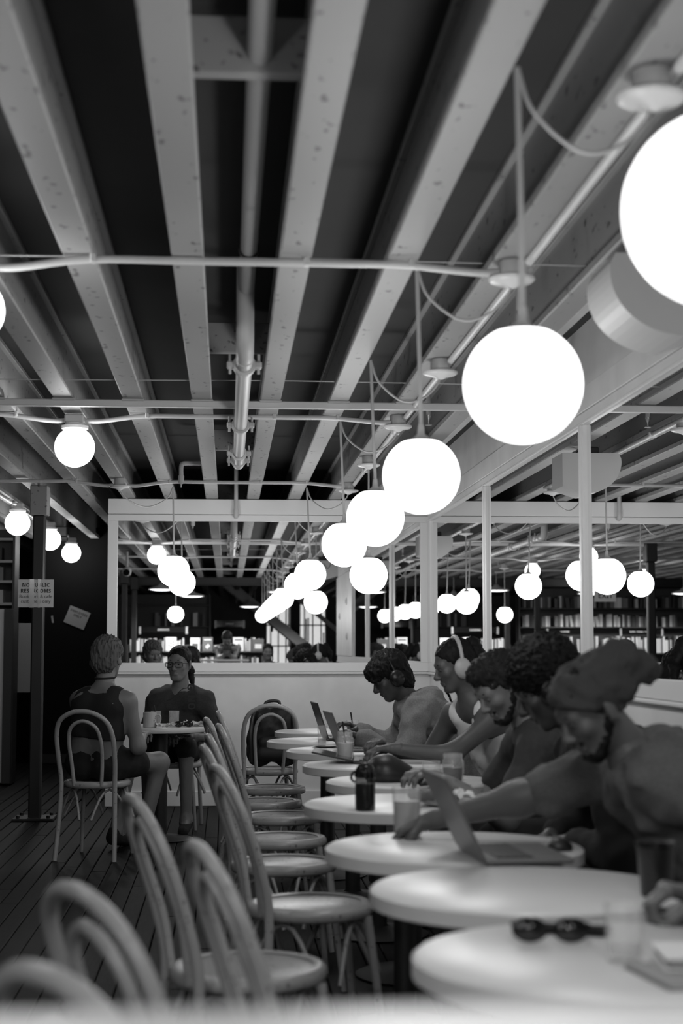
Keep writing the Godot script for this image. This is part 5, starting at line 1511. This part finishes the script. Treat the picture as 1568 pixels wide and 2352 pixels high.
func bookshop() -> void:
	for s in [0, 1, 2]: book_shapes.append(book_block(0.03, 0.22, [0.15, 0.17, 0.13][s]).mesh())
	for v in [0.02, 0.06, 0.12, 0.2, 0.5, 0.65, 0.8]: book_mats.append(mat("cover_%d" % int(v * 100), v, 0.45))
	mat("shelf_wood", 0.03, 0.5); mat("shelf_back", 0.06, 0.6); mat("shelf_pale", 0.45, 0.5)
	# chest-high cookery case behind the photographer
	bookcase("bookcase", "chest-high cookery bookcase behind the photographer, seen mirrored", -1.72, 0.68, 2.3, 0.3, [0.3, 0.6, 0.9, 1.2], 1.32, M.shelf_wood, M.shelf_back)
	shelf_of_books(-1.7, -0.72, 1.2, 2.3, 180.0, 0.25, "book standing on top of the cookery bookcase", "books on top of the cookery bookcase", 0.032, 0.65, 0.02)
	shelf_of_books(0.3, 0.66, 1.2, 2.3, 180.0, 0.25, "book standing on top of the cookery bookcase", "books on top of the cookery bookcase", 0.032, 0.65, 0.02)
	shelf_of_books(-1.7, 0.66, 0.9, 2.3, 180.0, 0.24, "book on the shelf below the cookery display", "books below the cookery display", 0.036, 0.45)
	var fo := [[-0.98, 0.19, 0.25, 6, 1, "white cookbook with a dark floral drawing, displayed face out"], [-0.56, 0.17, 0.24, 6, 0, "white cookbook with a dark photo, displayed face out"], [-0.34, 0.18, 0.25, 2, 2, "grey cookbook with pale title, displayed face out"], [0.2, 0.19, 0.25, 6, 2, "white book with a large title, displayed face out by the photographer"], [0.55, 0.2, 0.22, 2, 0, "grey cookbook displayed face out at the end of the case"]]
	for f in fo: face_out(V(f[0], 1.2, 2.17), 180.0, f[1], f[2], book_mats[f[3]], f[5], book_mats[1] if f[3] > 3 else book_mats[6], f[4], "cookbooks displayed face out")
	sign_board("black section sign reading COOKING above the cookery case", "COOKING", V(-1.12, 1.58, 2.26), 0.78, 0.1, 0.032)
	sign_board("second black section sign reading BAKING in the dark beyond", "BAKING", V(0.05, 1.72, 4.6), 0.5, 0.12, 0.03)
	# tall dark case beyond
	bookcase("bookcase", "tall dark bookcase beyond the cookery case, seen mirrored", -2.9, -0.35, 5.2, 0.3, [0.4, 0.85, 1.28, 1.68, 2.1], 2.3, M.shelf_wood, M.shelf_wood)
	shelf_of_books(-1.4, -0.4, 1.68, 5.2, 180.0, 0.27, "book on the upper shelf of the tall dark bookcase", "books in the tall dark bookcase", 0.05, 0.5, 0.35)
	# tall cases to the left, seen in the right-hand mirrors
	bookcase("bookcase", "long tall bookcase with drinks books, seen twice mirrored", -5.4, -1.95, 2.5, 0.32, [0.3, 0.75, 1.17, 1.64, 1.98], 2.34, M.shelf_wood, M.shelf_back)
	for r in [[1.17, 0.31, 0.04, 0.5, "book under the drinks sign in the long tall bookcase"], [1.64, 0.24, 0.042, 0.5, "book on the second highest shelf of the long tall bookcase"], [1.98, 0.22, 0.05, 0.35, "book on the highest shelf of the long tall bookcase"]]:
		shelf_of_books(-5.35, -2.0, r[0], 2.45, 180.0, r[1], r[4], "books in the long tall bookcase", r[2], r[3], 0.1)
	sign_board("black section sign reading BEER / WINE / SPIRITS", "BEER / WINE / SPIRITS", V(-4.15, 1.55, 2.28), 0.72, 0.1, 0.03)
	sign_board("black section sign reading CUISINE on the long bookcase", "CUISINE", V(-2.75, 1.55, 2.28), 0.6, 0.09, 0.03)
	# exit sign
	var ex := thing("exit_sign", "white hanging sign reading EXIT, seen twice mirrored", "sign", V(-2.55, 2.06, -1.6), deg_to_rad(180))
	part("panel", Geo.new().box(V(0, 0, 0), V(0.34, 0.17, 0.02), 0.004), M.paper, ex)
	text("lettering", "EXIT", 0.08, M.ink, ex, T(V(0, 0.01, 0.0105)), true)
	for s in [-1.0, 1.0]: part("hanger", Geo.new().tube([V(s * 0.13, 0.08, 0), V(s * 0.13, JOIST_Y - 2.06, 0)], 0.003, 5), M.cord, ex)
	# stairs by the street windows
	var st := thing("staircase", "open wooden staircase in front of the street windows, seen mirrored", "stairs", V(0, 0, 8.2))
	var dir := V(3.2, -2.56, 0)
	for z in [-0.45, 0.45]:
		part("stringer", Geo.new().box(V(1.4, 1.5, z), V(4.1, 0.2, 0.05), 0.004, RZ(-38.66)), M.shelf_pale, st)
		part("handrail", Geo.new().box(V(1.6, 2.25, z), V(4.1, 0.05, 0.05), 0.008, RZ(-38.66)), M.shelf_pale, st)
		for i in 8: part("baluster", Geo.new().box(V(0.2 + i * 0.38, 2.66 - i * 0.304 , z), V(0.03, 0.9, 0.03)), M.black_steel, st)
	for i in 12: part("tread", Geo.new().box(V(0.0 + i * 0.262, 2.62 - i * 0.21, 0), V(0.27, 0.04, 0.86), 0.004), M.shelf_wood, st)
	# dish lamps over the shop
	for q in [[V(-1.05, 2.2, -0.4), "dish lamp above the photographer's left, seen mirrored", 0.4], [V(0.86, 2.2, 0.55), "dish lamp above the photographer's right, seen mirrored", 0.4], [V(-0.6, 2.15, 1.3), "dish lamp in front of the cookery case, seen mirrored", 4.0], [V(0.45, 2.1, 6.2), "dish lamp beside the staircase, seen mirrored", 2.5], [V(-2.9, 2.2, 1.0), "dish lamp over the cuisine sign, seen mirrored", 4.0], [V(-4.5, 2.2, 0.8), "dish lamp over the drinks books, seen mirrored", 4.0], [V(-6.4, 2.2, -1.5), "dish lamp far into the bookshop, seen mirrored", 1.0]]:
		dish_lamp(q[0], q[1], q[2])
	# black column signs and papers
	var sg := thing("paper_sign", "white paper sign about restrooms taped to the black column", "sign", V(-1.425, 1.672, -11.843))
	part("sheet", Geo.new().box(V(0, 0, 0), V(0.262, 0.208, 0.0015)), M.paper, sg)
	var lines := [["NO PUBLIC", 0.028, 0.062, true], ["RESTROOMS", 0.028, 0.018, true], ["Bookstore & cafe", 0.023, -0.024, false], ["customers only", 0.023, -0.06, false]]
	for l in lines: text("lettering", l[0], l[1], M.ink, sg, T(V(0, l[2], 0.0012)), l[3], false, 0.0006)
	for x in [-0.03, 0.024]: part("tape", Geo.new().box(V(x, 0, 0.0028), V(0.035 if x < 0 else 0.02, 0.214, 0.0006)), M.tape, sg)
	var em := thing("paper_sign", "tilted grey paper notice on the black partition", "sign", V(-1.66, 1.6, -17.59))
	em.rotation_degrees = V(0, 0, -22)
	part("sheet", Geo.new().box(V(0, 0, 0), V(0.24, 0.2, 0.0015)), M.notebook_grey, em)
	text("lettering", "EMPLOYEES", 0.026, M.ink, em, T(V(0, 0.055, 0.0012)), true, false, 0.0006)
	text("lettering", "ONLY", 0.026, M.ink, em, T(V(0, 0.015, 0.0012)), true, false, 0.0006)
	solo("tape_strip", Geo.new().box(V(0, 0, 0), V(0.02, 0.08, 0.001)), M.notebook_grey, "short strip of pale tape beside the tilted notice", "tape", "", T(V(-1.93, 1.58, -17.595), RZ(10)))
	# shelf unit in the passage
	var un := bookcase("bookcase", "pale passage bookcase with a white cupboard below", -3.3, -2.02, -15.1, 0.3, [1.69, 1.9, 2.09, 2.3], 2.4, M.shelf_pale, M.shelf_back, M.shelf_back)
	un.rotation.y = PI
	part("cupboard", Geo.new().box(V(-0.02, 0.82, 0.02), V(1.12, 1.62, 0.32), 0.004), M.painted_trim, un)
	part("end_block", Geo.new().box(V(-0.62, 0.82, -0.03), V(0.08, 1.62, 0.36), 0.003), M.shelf_back, un)
	for y in [1.69, 1.9, 2.09]:
		shelf_of_books(-2.75, -2.1, y, -15.1, 0.0, 0.16, "small book on the %s pale passage shelf" % {1.69: "lowest", 1.9: "middle", 2.09: "upper"}[y], "books on the passage shelves", 0.03, 0.4, 0.12)
	solo("notice_board", Geo.new().box(V(0, 0, 0), V(0.13, 0.66, 0.02), 0.003), M.notebook_grey, "narrow grey board beside the passage bookcase", "board", "", T(V(-1.935, 1.17, -15.3)))
	var eb := thing("emergency_light", "small dark emergency light box under the passage ceiling", "emergency light", V(-1.68, 2.43, -15.9))
	part("housing", Geo.new().box(V(0, 0, 0), V(0.14, 0.1, 0.08), 0.008), M.black_steel, eb)
	part("battery_box", Geo.new().box(V(0, -0.07, 0), V(0.15, 0.04, 0.09), 0.006), M.shelf_back, eb)
